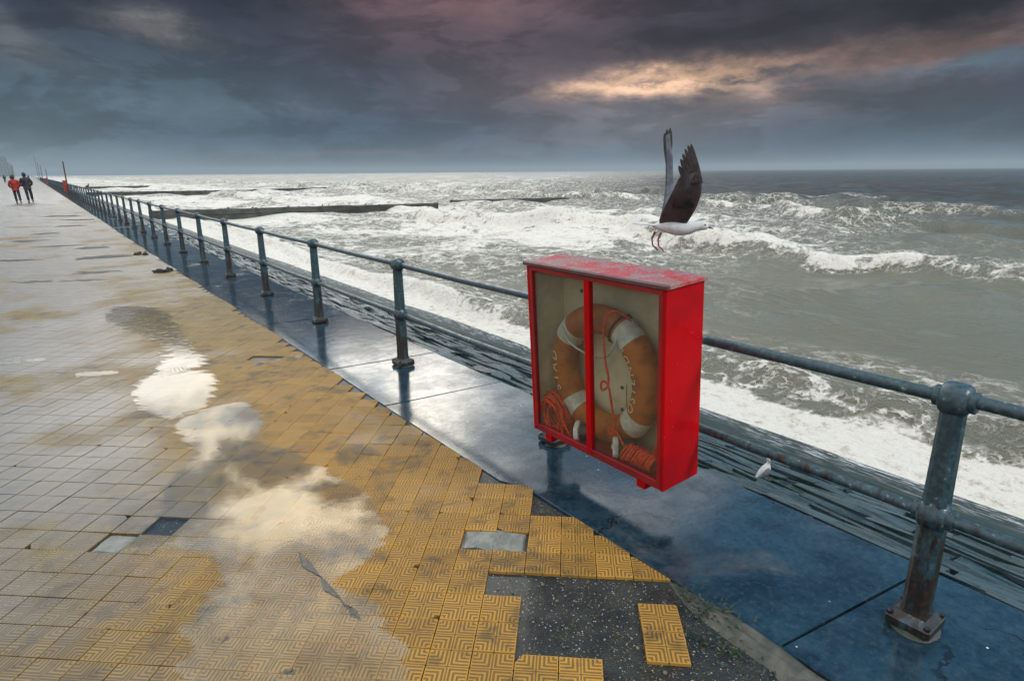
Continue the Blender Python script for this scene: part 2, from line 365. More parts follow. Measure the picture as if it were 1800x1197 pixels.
def paint_metal():
    m_, t = newmat('weathered_blue_paint'); o = t.obj(); p = t.pos(); x, y, z = t.sep(p)
    sv = t.vm('MULTIPLY', p, (1, 1, .28)); n1 = t.noise(sv, 17.0, 7, .68); n2 = t.noise(p, 46.0, 5, .65)
    low = t.ss(z, .75, .10, -.08, .17)
    rust = t.ss(t.m('ADD', n1, low), .55, .66)
    base = t.mix(t.ss(n2, .35, .65), (.016, .042, .056), (.044, .088, .108))
    base = t.mix(t.ss(n2, .62, .70, 0, .7), base, (.35, .42, .44))
    base = t.mix(rust, base, t.mix(t.ss(n2, .4, .62), (.005, .006, .007), (.034, .016, .009)))
    t.out(t.bsdf(Base_Color=base, Roughness=t.ss(n1, .3, .7, .24, .52), Specular_IOR_Level=.6, Normal=t.bump(n2, .35, .004)))
    return m_
M_RAIL = paint_metal()
def red_material():
    m_, t = newmat('red_paint'); o = t.obj(); n1 = t.noise(o, 3.0, 6, .6); n2 = t.noise(o, 22.0, 7, .72); n3 = t.noise(t.vm('MULTIPLY', o, (22, 22, 1.6)), 1.0, 5, .6)
    base = t.mix(t.ss(n1, .42, .68), (.56, .002, .006), (.40, .003, .008))
    base = t.mix(t.ss(n3, .54, .72, 0, .45), base, (.26, .006, .008))
    base = t.mix(t.ss(n2, .655, .70, 0, .85), base, (.09, .022, .016))
    base = t.mix(t.ss(t.voro(o, 19.0), .055, .035, 0, .7), base, (.62, .36, .30))
    t.out(t.bsdf(Base_Color=base, Roughness=t.ss(n1, .3, .7, .38, .58), Specular_IOR_Level=.12, Normal=t.bump(t.m('ADD', n1, t.m('MULTIPLY', n2, .3)), .35, .006))); return m_
M_RED = red_material()
M_REDSHADE = simple('shaded_red_paint', (.36, .006, .012), (.25, .006, .012), .40, 5.0, .2, .003, coat=.2)  # darker copy of the cabinet red, with the front frame's shade in the colour
def roof_material():
    m_, t = newmat('weathered_red_roof'); o = t.obj(); n1 = t.noise(o, 7.0, 8, .7); n2 = t.noise(o, 60.0, 4, .7); v = t.voro(o, 16.0)
    base = t.mix(t.ss(n1, .42, .58), (.55, .018, .016), (.36, .20, .185))
    base = t.mix(t.ss(n2, .56, .70, 0, .7), base, (.60, .50, .48))
    base = t.mix(t.ss(v, .10, .05, 0, .85), base, (.75, .72, .68))
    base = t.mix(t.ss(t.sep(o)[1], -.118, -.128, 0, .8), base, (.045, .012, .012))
    t.out(t.bsdf(Base_Color=base, Roughness=.26, Normal=t.bump(n2, .4, .003), Coat_Weight=.5, Coat_Roughness=.12)); return m_
M_ROOF = roof_material()
M_CREAM = simple('cream_board', (.68, .60, .40), (.50, .44, .29), .75, 4.5, .25, .004)
M_RING = simple('faded_orange', (.44, .125, .012), (.28, .070, .008), .75, 11.0, .5, .004)
M_BAND = simple('white_tape', (.58, .57, .50), (.42, .41, .36), .65, 20.0, .3, .002)
M_LETTER = simple('white_lettering', (.75, .68, .48), (.62, .56, .40), .7, 40.0)
M_ROPE = simple('orange_rope', (.74, .060, .004), (.46, .022, .003), .6, 60.0, .6, .002)
M_CORD = simple('pale_cord', (.45, .46, .42), None, .7)
M_DARK = simple('dark_plastic', (.014, .013, .016), (.025, .022, .024), .5, 20)
M_SCREW = simple('rusty_steel', (.08, .07, .06), (.14, .10, .07), .5, 30, metal=.4)
def two_sided_fresnel(t, ior):
    fr = t.n('ShaderNodeFresnel'); bf = t.n('ShaderNodeNewGeometry').outputs['Backfacing']
    t.put(fr.inputs[0], t.m('ADD', ior, t.m('MULTIPLY', bf, 1/ior-ior))); return fr
def glass_material(name, dust):
    m_, t = newmat(name)
    tr = t.n('ShaderNodeBsdfTransparent'); tr.inputs[0].default_value = (.93, .95, .93, 1)
    gl = t.n('ShaderNodeBsdfGlossy'); gl.inputs['Roughness'].default_value = .03; gl.inputs[0].default_value = (1, 1, 1, 1)
    df = t.n('ShaderNodeBsdfDiffuse'); df.inputs[0].default_value = (.5, .5, .44, 1)
    fr = two_sided_fresnel(t, 1.30)
    a_ = mixsh(t.m('MULTIPLY', t.noise(t.obj(), 5.0, 6, .65), dust), tr.outputs[0], df.outputs[0], t)
    t.out(mixsh(fr.outputs[0], a_, gl.outputs[0], t)); return m_
M_GLASS = glass_material('dusty_pane', .05)
def water_film():
    m_, t = newmat('still_water'); p = t.pos()
    tr = t.n('ShaderNodeBsdfTransparent'); tr.inputs[0].default_value = (.86, .87, .85, 1)
    gl = t.n('ShaderNodeBsdfGlossy'); gl.inputs['Roughness'].default_value = .02
    px_, py_, pz_ = t.sep(p)
    nb = t.bump(t.m('MULTIPLY', t.noise(p, 9.0, 4, .6), t.ss(py_, 5.0, 9.0, .25, 3.0)), .20, .004)
    t.t.links.new(nb, gl.inputs['Normal'])
    fr = two_sided_fresnel(t, 1.36)
    tr2 = t.n('ShaderNodeBsdfTransparent')
    dep = t.n('ShaderNodeAttribute', attribute_name='depth').outputs['Fac']
    k_ = t.ss(t.m('ADD', dep, t.m('MULTIPLY', t.m('SUBTRACT', t.noise(t.xyz(t.m('ADD', t.m('MULTIPLY', px_, 2.0), t.m('MULTIPLY', py_, -1.8)), t.m('ADD', t.m('MULTIPLY', px_, 6.0), t.m('MULTIPLY', py_, 6.7)), 0.0), 1.5, 7, .64), .5), t.ss(py_, 4.0, 8.0, .9, 2.6))), .32, .47)
    t.out(mixsh(k_, tr2.outputs[0], mixsh(fr.outputs[0], tr.outputs[0], gl.outputs[0], t), t)); return m_
M_PUDDLE = water_film()

def sea_material():
    m_, t = newmat('sea_water'); p = t.pos(); x, y, z = t.sep(p)
    at = t.n('ShaderNodeAttribute', attribute_name='foam').outputs['Fac']
    pv_ = t.vm('MULTIPLY', p, (1.25, .8, 1.0))
    n1 = t.noise(pv_, 1.5, 9, .68, .3); n2 = t.noise(p, 7.0, 6, .7)
    wv = t.vm('ADD', pv_, t.vm('MULTIPLY', t.noise(p, 1.8, 4, .6, col=True), (1.1, 1.1, .3)))
    web = t.m('ADD', t.ss(t.voro(wv, 1.6, 'DISTANCE_TO_EDGE'), .10, .02), t.m('MULTIPLY', t.ss(t.voro(wv, 4.2, 'DISTANCE_TO_EDGE'), .11, .02), .7))
    nn = t.m('ADD', t.m('MULTIPLY', n1, .65), t.m('MULTIPLY', n2, .35))
    solid = t.ss(t.m('ADD', at, t.m('MULTIPLY', t.m('SUBTRACT', nn, .5), 1.9)), .52, .74)
    lace = t.m('MULTIPLY', t.m('MULTIPLY', web, t.ss(at, .12, .42)), t.ss(nn, .40, .56))
    foam = t.m('MINIMUM', t.m('MAXIMUM', solid, lace), 1.0)
    dist = t.vm('LENGTH', p)
    # turbid and sandy inshore, deep and dark offshore
    off = t.ss(t.m('ADD', x, t.m('MULTIPLY', t.m('SUBTRACT', n1, .5), 10.0)), 16.0, 75.0)
    base = t.mix(off, (.178, .184, .140), (.050, .043, .028))
    brown = t.ss(t.m('ADD', n1, t.m('MULTIPLY', at, .25)), .52, .70, 0, .55)
    base = t.mix(t.m('MULTIPLY', brown, t.ss(x, 45.0, 20.0)), base, (.20, .175, .105))
    fcol = t.mix(t.ss(t.m('ADD', t.m('MULTIPLY', n2, .6), t.m('MULTIPLY', t.noise(p, 2.6, 8, .7), .4)), .34, .50), (.42, .37, .27), (.80, .765, .69))
    base = t.mix(foam, base, fcol)
    rough = t.m('ADD', t.m('ADD', .10, t.m('MULTIPLY', foam, .6)), t.ss(dist, 25.0, 400.0, 0, .22))
    hb = t.m('ADD', t.m('ADD', t.m('MULTIPLY', t.noise(pv_, 2.6, 7, .66), .16), t.m('MULTIPLY', n2, .05)), t.m('MULTIPLY', foam, .06))
    t.out(t.bsdf(Base_Color=base, Roughness=rough, IOR=1.33, Normal=t.bump(hb, .95, 1.0)))
    return m_
M_SEA = sea_material()

# ------------------------------------------------------------------ sea
SEA_Z = -1.6
def axis(s0, g, knee, g2, end):
    out = [0.0]; st = s0
    while out[-1] < end:
        out.append(out[-1]+st); st *= (1+(g if out[-1] < knee else g2))
    return np.array(out)
ps = 6.55 + axis(.065, .0095, 260, .06, 5200)
ap = axis(.075, .0095, 260, .06, 5200); an = axis(.10, .05, 60, .15, 900)
as_ = np.concatenate([-an[:0:-1], ap]) + 0.5
A_, P_ = np.meshgrid(as_, ps, indexing='ij'); nA, nP = A_.shape
dA = np.gradient(as_)[:, None]; dP = np.gradient(ps)[None, :]
spac = np.maximum(dA, dP)
Hh = np.zeros_like(A_)
offs = np.clip((P_-9)/16, .12, 1)
r2 = np.random.default_rng(3)
for k in range(70):
    lam = .45*(1.083**k) if k < 40 else r2.uniform(3, 16)
    th = r2.normal(0, .55); kx, ky = math.cos(th)*2*math.pi/lam, math.sin(th)*2*math.pi/lam
    amp = .0085*lam**.86 if k < 40 else .0060*lam**.92
    fade = np.clip((lam/spac-2.2)/2.5, 0, 1)
    s_ = np.sin(kx*P_+ky*A_+r2.uniform(0, 6.28))
    Hh += amp*fade*(s_+.35*(s_*s_-.5))*(.35+.65*offs)
def sstep(x, a, b):
    t = np.clip((x-a)/(b-a), 0, 1); return t*t*(3-2*t)
def vnoise(A, P, s, seed):
    q = np.random.default_rng(seed).random((257, 257)); x = (A/s) % 256; y = (P/s) % 256
    xi, yi = x.astype(int), y.astype(int); fx_, fy_ = x-xi, y-yi
    fx_ = fx_*fx_*(3-2*fx_); fy_ = fy_*fy_*(3-2*fy_)
    return (q[xi, yi]*(1-fx_)+q[xi+1, yi]*fx_)*(1-fy_)+(q[xi, yi+1]*(1-fx_)+q[xi+1, yi+1]*fx_)*fy_
foam = np.zeros_like(A_)
def breaker(knots, amp, wf, wb, foamwin, trail, fs, wig=.8, seed=0):
    global Hh, foam
    ka, kp = zip(*knots); pc = np.interp(A_, ka, kp) + wig*(vnoise(A_, A_*0, 3.1, seed)-.5)*2 + wig*.5*(vnoise(A_, A_*0, .9, seed+1)-.5)*2
    dlt = P_-pc
    am = amp*(.65+.7*vnoise(A_, A_*0, 6.0, seed+2))
    prof = np.where(dlt < 0, np.exp(-(dlt/wf)**2), np.exp(-(dlt/wb)**2))
    Hh += am*prof
    win = np.interp(A_, [q[0] for q in foamwin], [q[1] for q in foamwin])
    front = sstep(dlt, -wf*1.7, -wf*.5)
    body = front*np.where(dlt < .6, 1.0, np.exp(-np.maximum(dlt-.6, 0)/trail))
    cl = .30+.55*vnoise(A_, P_, 1.7, seed+5)+.42*vnoise(A_, P_, .6, seed+6)
    foam = np.maximum(foam, fs*win*body*cl)
    Hh += (vnoise(A_, P_, .42, seed+3)-.4)*.30*amp*np.clip(win*front*np.exp(-np.maximum(dlt, 0)/1.4), 0, 1)*np.clip((.9/spac-1), 0, 1)
breaker([(-60, 8.6), (0, 8.6), (2, 8.5), (5.8, 8.45), (20, 8.2), (90, 8.4), (5000, 8.4)], .24, .32, .9, [(-60, .75), (6, .8), (12, .95), (5000, 1)], 1.3, .74, .25, 11)
breaker([(-60, 21.5), (4, 21.2), (9, 22.6), (11.2, 21.3), (13.6, 22), (25, 25.6), (33, 22.6), (60, 24), (5000, 25)], .55, .5, 2.6,
        [(-60, .55), (3, .75), (6, .95), (12, 1.1), (45, 1.1), (5000, .9)], 5.2, .86, .7, 21)
breaker([(-60, 38), (10, 37.5), (14.2, 37.0), (16, 35.4), (28, 46.9), (38, 48.6), (70, 50), (5000, 52)], .75, .8, 2.8,
        [(-60, 0), (13.4, 0), (14.4, .95), (40, 1.05), (5000, .9)], 4.2, .80, 1.0, 31)
breaker([(-60, 49), (12, 48.6), (18.6, 51.5), (24, 53), (5000, 60)], .75, .9, 3.0, [(-60, 0), (9, .1), (15, .4), (18, .95), (20, .7), (24, .1), (30, .6), (5000, .8)], .7, .85, 1.0, 41)
breaker([(-60, 66), (30, 68), (60, 72), (5000, 80)], .45, 1.1, 3.5, [(-60, 0), (26, 0), (32, .7), (40, .9), (60, .3), (80, .9), (5000, .8)], 2.2, .85, 1.5, 51)
for q, (p0, am) in enumerate([(30, .25), (58, .4), (88, .6), (112, .7), (140, .7), (175, .8), (220, .8), (280, .8)]):
    wn_ = [(-60, 0)]; a0 = 20 + 9*q
    while a0 < 900:
        wn_ += [(a0, 0), (a0+4, .9*random.random()), (a0+16, .9*random.random()), (a0+20, 0)]; a0 += random.uniform(25, 60)
    if p0 > 50: wn_ = [(x_, v_*float(sstep(np.array(x_/p0), .55, 1.1))) for x_, v_ in wn_]
    if p0 > 80: am *= .4
    breaker([(-60, p0), (5000, p0*1.1)], am, 1.2, 3.2, wn_+[(5000, 0)], 1.6, .8, 2.5, 60+7*q)
# wash against the wall, broken water inshore on the left, drifting streaks
n3 = vnoise(A_, P_, 5.0, 90)*.6+vnoise(A_, P_, 1.6, 91)*.4
washw = .75+.35*vnoise(A_, A_*0, 4.0, 92)+.9*sstep(A_, 7, 20)
foam = np.maximum(foam, sstep(P_, 7.05+washw+.35, 7.05+washw*.55)*1.05)
foam = np.maximum(foam, sstep(A_, 6, 24)*sstep(P_, 62, 30)*(.40+.62*n3))
foam = np.maximum(foam, sstep(A_/(P_+20), .5, 1.1)*sstep(A_, 30, 70)*(.38+.45*n3))
foam = np.maximum(foam, (.10+.50*n3**1.4)*sstep(P_, 14, 8.5))
foam = np.maximum(foam, .26*n3*sstep(P_, 90, 30))
Hh *= sstep(P_, 6.3, 8.0)*.9+.1
zz = SEA_Z + Hh + np.where(P_ < 8.0, (8.0-P_)*.03, 0)
me = bpy.data.meshes.new('sea'); nv = nA*nP
me.vertices.add(nv); co = np.stack([P_, A_, zz], -1).reshape(-1).astype(np.float32); me.vertices.foreach_set('co', co)
idx = np.arange(nv).reshape(nA, nP); qd = np.stack([idx[:-1, :-1], idx[:-1, 1:], idx[1:, 1:], idx[1:, :-1]], -1).reshape(-1, 4)[:, ::-1]
nf = len(qd); me.loops.add(nf*4); me.polygons.add(nf)
me.loops.foreach_set('vertex_index', qd.reshape(-1).astype(np.int32)); me.polygons.foreach_set('loop_start', (np.arange(nf)*4).astype(np.int32))
me.polygons.foreach_set('use_smooth', np.ones(nf, bool)); me.update(); me.validate()
at_ = me.attributes.new('foam', 'FLOAT', 'POINT'); at_.data.foreach_set('value', foam.reshape(-1).astype(np.float32))
tag(link('sea', me, M_SEA), kind='structure')

# ------------------------------------------------------------------ promenade: bed, tiles, far paving
def grid_sheet(name, x0, x1, y0, y1, z, mat, kind='structure', parent=None):
    me_ = bpy.data.meshes.new(name); me_.from_pydata([(x0, y0, z), (x1, y0, z), (x1, y1, z), (x0, y1, z)], [], [(0, 1, 2, 3)])
    o = link(name, me_, mat, parent)
    return tag(o, kind=kind) if kind else o
YF = 24.0
prom = grid_sheet('promenade', -60, 1.86, -25, YF+.5, -.0135, M_BED)
far_pave = tag(link('paving', MB().box((-29.13, (YF+1500)/2, -.06), (61.9, 1500-YF, .118)).mesh('paving'), M_FAR), kind='structure')
PITCH = .1535; GAP = .0034
CAM2 = np.array([0, 0])
def edge_p(a): return 1.80 + (.075 if a < 2.4 else 0) + .012*math.sin(a*3.1)
removed = set([(-1, -1)] + [(i, j) for j in (-2,) for i in range(-1, 8)] + [(i, -3) for i in range(0, 8)] + [(i, -1) for i in range(0, 8)]
              + [(i, -4) for i in range(2, 8)] + [(i, -5) for i in range(2, 8)] + [(i, -6) for i in range(3, 9)] + [(-2, 1), (-1, 1)]
              + [(-13, 0), (-12, 1), (0, 3), (2, 2), (-18, 19), (-17, 19)])
removed.discard((-1, -2))
def clip(poly, lim):
    out = []
    for k in range(len(poly)):
        a, b = poly[k], poly[(k+1) % len(poly)]; ia, ib = a[0] <= lim, b[0] <= lim
        if ia: out.append(a)
        if ia != ib:
            t = (lim-a[0])/(b[0]-a[0]); out.append(a+(b-a)*t)
    return out
def area(p): return .5*abs(sum(p[k][0]*p[(k+1) % len(p)][1]-p[(k+1) % len(p)][0]*p[k][1] for k in range(len(p))))
ur, uc = TR/PITCH, TC/PITCH
hw = PITCH/2-GAP/2
def slab_geo(poly, top, bot, ch):
    """a tile body from its outline: chamfered top, sides"""
    n = len(poly); cx = sum(poly)/n
    ins = [p_+(cx-p_)/max(np.linalg.norm(cx-p_), 1e-6)*ch for p_ in poly]
    vs = [(*p_, bot) for p_ in poly]+[(*p_, top-ch*.6) for p_ in poly]+[(*p_, top) for p_ in ins]
    fs = [(k, (k+1) % n, n+(k+1) % n, n+k) for k in range(n)]+[(n+k, n+(k+1) % n, 2*n+(k+1) % n, 2*n+k) for k in range(n)]+[tuple(range(2*n, 3*n))]
    return vs, fs
def orient(poly):
    s_ = sum(poly[k][0]*poly[(k+1) % len(poly)][1]-poly[(k+1) % len(poly)][0]*poly[k][1] for k in range(len(poly)))
    return poly if s_ > 0 else poly[::-1]
tiles = []
for i in range(-190, 40):
    for j in range(-60, 190):
        if (i, j) in removed: continue
        c_ = TO+(i+.5)*TR+(j+.5)*TC
        if not (-4.6 < c_[0] < 2.05 and -.9 < c_[1] < YF): continue
        sq = [c_+sx*hw*ur+sy*hw*uc for sx, sy in ((-1, -1), (1, -1), (1, 1), (-1, 1))]
        pl = clip(sq, edge_p(c_[1]))
        if len(pl) < 3: continue
        ar = area(pl)/(4*hw*hw)
        if ar < (.66 if 2.2 < c_[1] < 6 else .45): continue
        whole = ar > .999
        d_ = math.hypot(c_[0], c_[1]); ang_ = math.atan2(c_[0], c_[1])-HEAD
        vis = abs(ang_) < .72 and d_ > 1.28
        tiles.append((d_ if vis else d_+100, i, j, c_, orient(pl), whole))
tiles.sort(key=lambda t: t[0])
mb_unit = MB(); mb_unit.add(*slab_geo(orient([np.array(q) for q in (-hw*ur-hw*uc, hw*ur-hw*uc, hw*ur+hw*uc, -hw*ur+hw*uc)]), 0, -.0135, .0022))
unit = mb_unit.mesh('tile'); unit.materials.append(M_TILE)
rest = MB(); n_ind = 0; tr_ = random.Random(5)
for d_, i, j, c_, pl, whole in tiles:
    nf_ = 1.0 if d_ < 4 else .45
    dz_ = tr_.gauss(0, .0009)*nf_; tx, ty = tr_.gauss(0, .005)*nf_, tr_.gauss(0, .005)*nf_
    if tr_.random() < .03: dz_ += .0012; tx *= 1.6
    dz_ = max(-.002, min(.0013, dz_)); tx, ty = max(-.008, min(.008, tx)), max(-.008, min(.008, ty))
    if n_ind < 298:
        if whole and tr_.random() < .16:
            k_ = tr_.randrange(4); a_, b_, e_ = pl[k_-1], pl[k_], pl[(k_+1) % 4]; c1, c2 = tr_.uniform(.06, .26), tr_.uniform(.06, .26)
            md_ = b_+(a_-b_)*c1*.45+(e_-b_)*c2*.5
            new = pl[:k_]+[b_+(a_-b_)*c1, md_, b_+(e_-b_)*c2]+pl[k_+1:]
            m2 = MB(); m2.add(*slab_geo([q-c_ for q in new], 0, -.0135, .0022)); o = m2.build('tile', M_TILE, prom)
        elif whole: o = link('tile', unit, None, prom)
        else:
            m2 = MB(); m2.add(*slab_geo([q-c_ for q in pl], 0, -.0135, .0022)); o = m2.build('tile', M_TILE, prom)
        o.location = (c_[0], c_[1], dz_); o.rotation_euler = (tx, ty, tr_.gauss(0, .006)); n_ind += 1
    else:
        vs, fs = slab_geo([q-c_ for q in pl], 0, -.0135, .0022)
        rest.add([(v[0]+c_[0], v[1]+c_[1], v[2]+dz_+tx*v[1]-ty*v[0]) for v in vs], fs)
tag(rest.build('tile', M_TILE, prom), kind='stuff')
def snap(x_, y_):
    q = np.array([x_, y_])-TO; i, j = math.floor(q@TR/TL2), math.floor(q@TC/TL2); return TO+(i+.5)*TR+(j+.5)*TC
iso = snap(1.606, 1.272)
for (x_, y_, rz) in ((*iso, .012), (*(iso-TC), -.01)):       # two loose tiles left standing in the bare patch
    o = link('tile', unit, None, prom); o.location = (x_, y_, -.001); o.rotation_euler = (.004, .003, rz)
grid_sheet('paving', -60, -4.62, -25, YF, -.002, M_FAR)

def blob_patch(name, outline, z, mat, parent, h=.006, sub=3, rough=.03, kind=None, seed=1):
    pts = [np.array(q, float) for q in outline]; rr = random.Random(seed)
    for s_ in range(sub):
        nw = []
        for k in range(len(pts)):
            a, b = pts[k], pts[(k+1) % len(pts)]; L = np.linalg.norm(b-a); nrm_ = np.array([-(b-a)[1], (b-a)[0]])/max(L, 1e-6)
            nw += [a, (a+b)/2+nrm_*rr.gauss(0, rough*L*4)]
        pts = nw
    pts = orient(pts); n = len(pts); cx = sum(pts)/n
    me_ = bpy.data.meshes.new(name); bm = bmesh.new()
    top = [bm.verts.new((*(q+(cx-q)*min(.06, .01/max(np.linalg.norm(cx-q), 1e-6))*2), z)) for q in pts]; bot = [bm.verts.new((*q, z-h)) for q in pts]
    bm.faces.new(top)
    for k in range(n): bm.faces.new((bot[k], bot[(k+1) % n], top[(k+1) % n], top[k]))
    bmesh.ops.triangulate(bm, faces=[f for f in bm.faces if len(f.verts) > 4])
    bm.to_mesh(me_); bm.free(); o = link(name, me_, mat, parent)
    return tag(o, kind=kind) if kind else o
def lump(name, cx, cy, rx, ry, hgt, mat, parent, seed, rot=0, n=18, kind=None):
    bm = bmesh.new(); bmesh.ops.create_grid(bm, x_segments=n, y_segments=n, size=1)
    for v in bm.verts:
        r_ = math.hypot(v.co.x, v.co.y); q = mnoise.fractal((v.co.x*2+seed, v.co.y*2, seed*1.7), 1.0, 2.0, 4)
        f_ = max(0, 1-r_**2*(1+.5*q)); x_, y_ = v.co.x*rx, v.co.y*ry
        v.co = (x_*math.cos(rot)-y_*math.sin(rot), x_*math.sin(rot)+y_*math.cos(rot), -.022+hgt*f_*(1+.6*q))
    me_ = bpy.data.meshes.new(name); bm.to_mesh(me_); bm.free(); smooth(me_)
    o = link(name, me_, mat, parent, (cx, cy, 0))
    return tag(o, kind=kind) if kind else o
def corner(i, j): return tuple(TO+i*TR+j*TC)
blob_patch('mortar_patch', [corner(-2.03, 2.0), corner(-.03, 2.0), corner(-.02, 1.02), corner(-.1, .35), corner(-.45, 1.02), corner(-2.0, 1.05)], -.004, M_MORTAR, prom, .014, 2, .012, seed=2)
blob_patch('mortar_patch', [corner(-12.97, .98), corner(-12.03, .98), corner(-12.03, .03), corner(-12.97, .03)], -.008, M_MORTAR, prom, .01, 2, .02, seed=4)
for q, a in enumerate([2.62, 2.9, 3.2, 3.5, 3.85, 4.2]):
    pass
blob_patch('crack', [(.688, 2.55), (.700, 2.32), (.713, 2.12), (.718, 2.03), (.706, 2.00), (.722, 1.985), (.728, 1.955), (.735, 1.99), (.742, 2.01), (.724, 2.04), (.717, 2.12), (.704, 2.32)], .0046, M_DARKGRIT, prom, .002, 1, .02, seed=6)
for q, (x_, y_, rx, ry) in enumerate(((1.72, 5.62, .075, .06), (1.55, 5.66, .10, .05), (1.36, 5.62, .09, .06), (1.18, 5.62, .08, .04))): lump('mortar_patch', x_, y_, rx, ry, .030, M_MORTAR, prom, 11.3+q*2.1, -.1)
gv = MB(); gr_ = random.Random(21); ico = bmesh.new(); bmesh.ops.create_icosphere(ico, subdivisions=1, radius=1); iv = [v.co.copy() for v in ico.verts]; ico.verts.index_update(); if_ = [[v.index for v in f.verts] for f in ico.faces]; ico.free()
k_ = 0
while k_ < 420:
    i_, j_ = gr_.uniform(-1.0, 7.0), gr_.uniform(-6, -.02); q = TO+i_*TR+j_*TC
    if (math.floor(i_), math.floor(j_)) not in removed or q[0] > 1.84: continue
    r_ = min(.010, .0016*math.exp(abs(gr_.gauss(0, .75)))); R_ = Matrix.Rotation(gr_.uniform(0, 6), 3, 'Z')
    gv.add([R_ @ Vector((v.x*r_*gr_.uniform(.8, 1.3), v.y*r_*gr_.uniform(.7, 1.0), v.z*r_*.7))+Vector((q[0], q[1], -.0135+r_*.4)) for v in iv], if_); k_ += 1
tag(gv.build('gravel', M_GRIT, prom), kind='stuff')
# puddles lying on the tiles
def puddle(ol, st=.03):
    """a thin sheet of water; the attribute says how deep it lies inside its own outline"""
    P = np.array([tuple(q) for q in catmull([(x_, y_, 0) for x_, y_ in ol], 6, True)])[:, :2]
    x0, y0 = P.min(0)-st; x1, y1 = P.max(0)+st
    gx, gy = np.meshgrid(np.arange(x0, x1+st, st), np.arange(y0, y1+st, st), indexing='ij'); Q = np.stack([gx, gy], -1)
    ins = np.zeros(gx.shape, bool); dm = np.full(gx.shape, 9.0)
    for k in range(len(P)):
        a, b = P[k], P[(k+1) % len(P)]
        cr_ = ((a[1] > gy) != (b[1] > gy)) & (gx < (b[0]-a[0])*(gy-a[1])/(b[1]-a[1]+1e-12)+a[0]); ins ^= cr_
        t_ = np.clip(((Q-a)@(b-a))/max((b-a)@(b-a), 1e-9), 0, 1)[..., None]; dm = np.minimum(dm, np.linalg.norm(Q-(a+t_*(b-a)), axis=-1))
    dep = np.where(ins, .5+dm*4, .5-dm*4); keep = dep > .0
    idm = -np.ones(gx.shape, int); idm[keep] = np.arange(keep.sum()); vs = [(x_, y_, .0036) for x_, y_ in Q[keep]]
    fs = [(idm[i, j], idm[i+1, j], idm[i+1, j+1], idm[i, j+1]) for i in range(gx.shape[0]-1) for j in range(gx.shape[1]-1) if min(idm[i, j], idm[i+1, j], idm[i+1, j+1], idm[i, j+1]) >= 0]
    me_ = bpy.data.meshes.new('puddle'); me_.from_pydata(vs, [], fs); at = me_.attributes.new('depth', 'FLOAT', 'POINT')
    at.data.foreach_set('value', np.clip(dep[keep], 0, 1).astype(np.float32)); me_.update()
    return tag(link('puddle', me_, M_PUDDLE), kind='structure')
for sd_, ol in ((11, [(.62, 9.3), (.86, 9.1), (1.02, 8.6), (1.04, 8.16), (1.0, 7.5), (1.0, 6.9), (.92, 6.43), (1.0, 6.25), (.94, 5.95), (.76, 5.78), (.64, 5.98), (.77, 6.43), (.80, 6.92), (.69, 7.43), (.55, 8.19), (.45, 8.6)]),
                (12, [(.62, 5.89), (.92, 5.56), (.88, 5.22), (.71, 4.8), (.61, 4.67), (.50, 4.69), (.42, 4.96), (.38, 5.44)]),
                (13, [(.60, 4.61), (.96, 4.68), (.98, 4.31), (.85, 3.88), (.95, 3.70), (1.04, 3.25), (1.11, 2.94), (1.10, 2.62), (.95, 2.36), (.72, 2.25), (.78, 1.95), (.70, 1.60), (.50, 1.35), (.12, 1.75), (.143, 2.04), (.21, 2.2), (.19, 2.32), (.32, 2.44), (.40, 2.61), (.36, 2.85), (.17, 3.0), (.11, 3.1), (.26, 3.3), (.34, 3.62), (.55, 3.9), (.53, 4.24)]),
                (16, [(-1.3, 7.0), (-.9, 7.7), (-.55, 7.4), (-.9, 6.7)])):
    puddle(ol)
for q, (x_, y_, hl, hh, an_) in enumerate([(.66, 32.2, .9, .6, -.6), (1.2, 29.0, .6, .4, -.6), (.73, 25.8, .5, .35, -.42), (.08, 22.8, .4, .3, -.2), (-.31, 20.6, .4, .3, -.3), (.87, 17.6, .42, .30, -.4),
        (.25, 18.6, .5, .13, -.3), (.93, 15.4, .50, .34, -.3), (.62, 13.0, .40, .16, -.35), (.42, 12.1, .34, .07, -.5), (-.26, 12.5, .3, .06, -.6), (-.34, 7.1, .2, .05, -.6), (.16, 6.2, .12, .06, -.47), (-.9, 9.2, .35, .06, -.55), (-.6, 16.0, .5, .12, -.5), (-1.5, 14.0, .5, .09, -.55)]):
    pr = random.Random(q+40)
    puddle([(x_+(hl*ct)*math.cos(an_)-(hh*st_)*math.sin(an_), y_+(hl*ct)*math.sin(an_)+(hh*st_)*math.cos(an_)) for k_ in range(11) for ct, st_ in [[pr.uniform(.55, 1.25)*f_(2*math.pi*k_/11) for f_ in (math.cos, math.sin)]]])
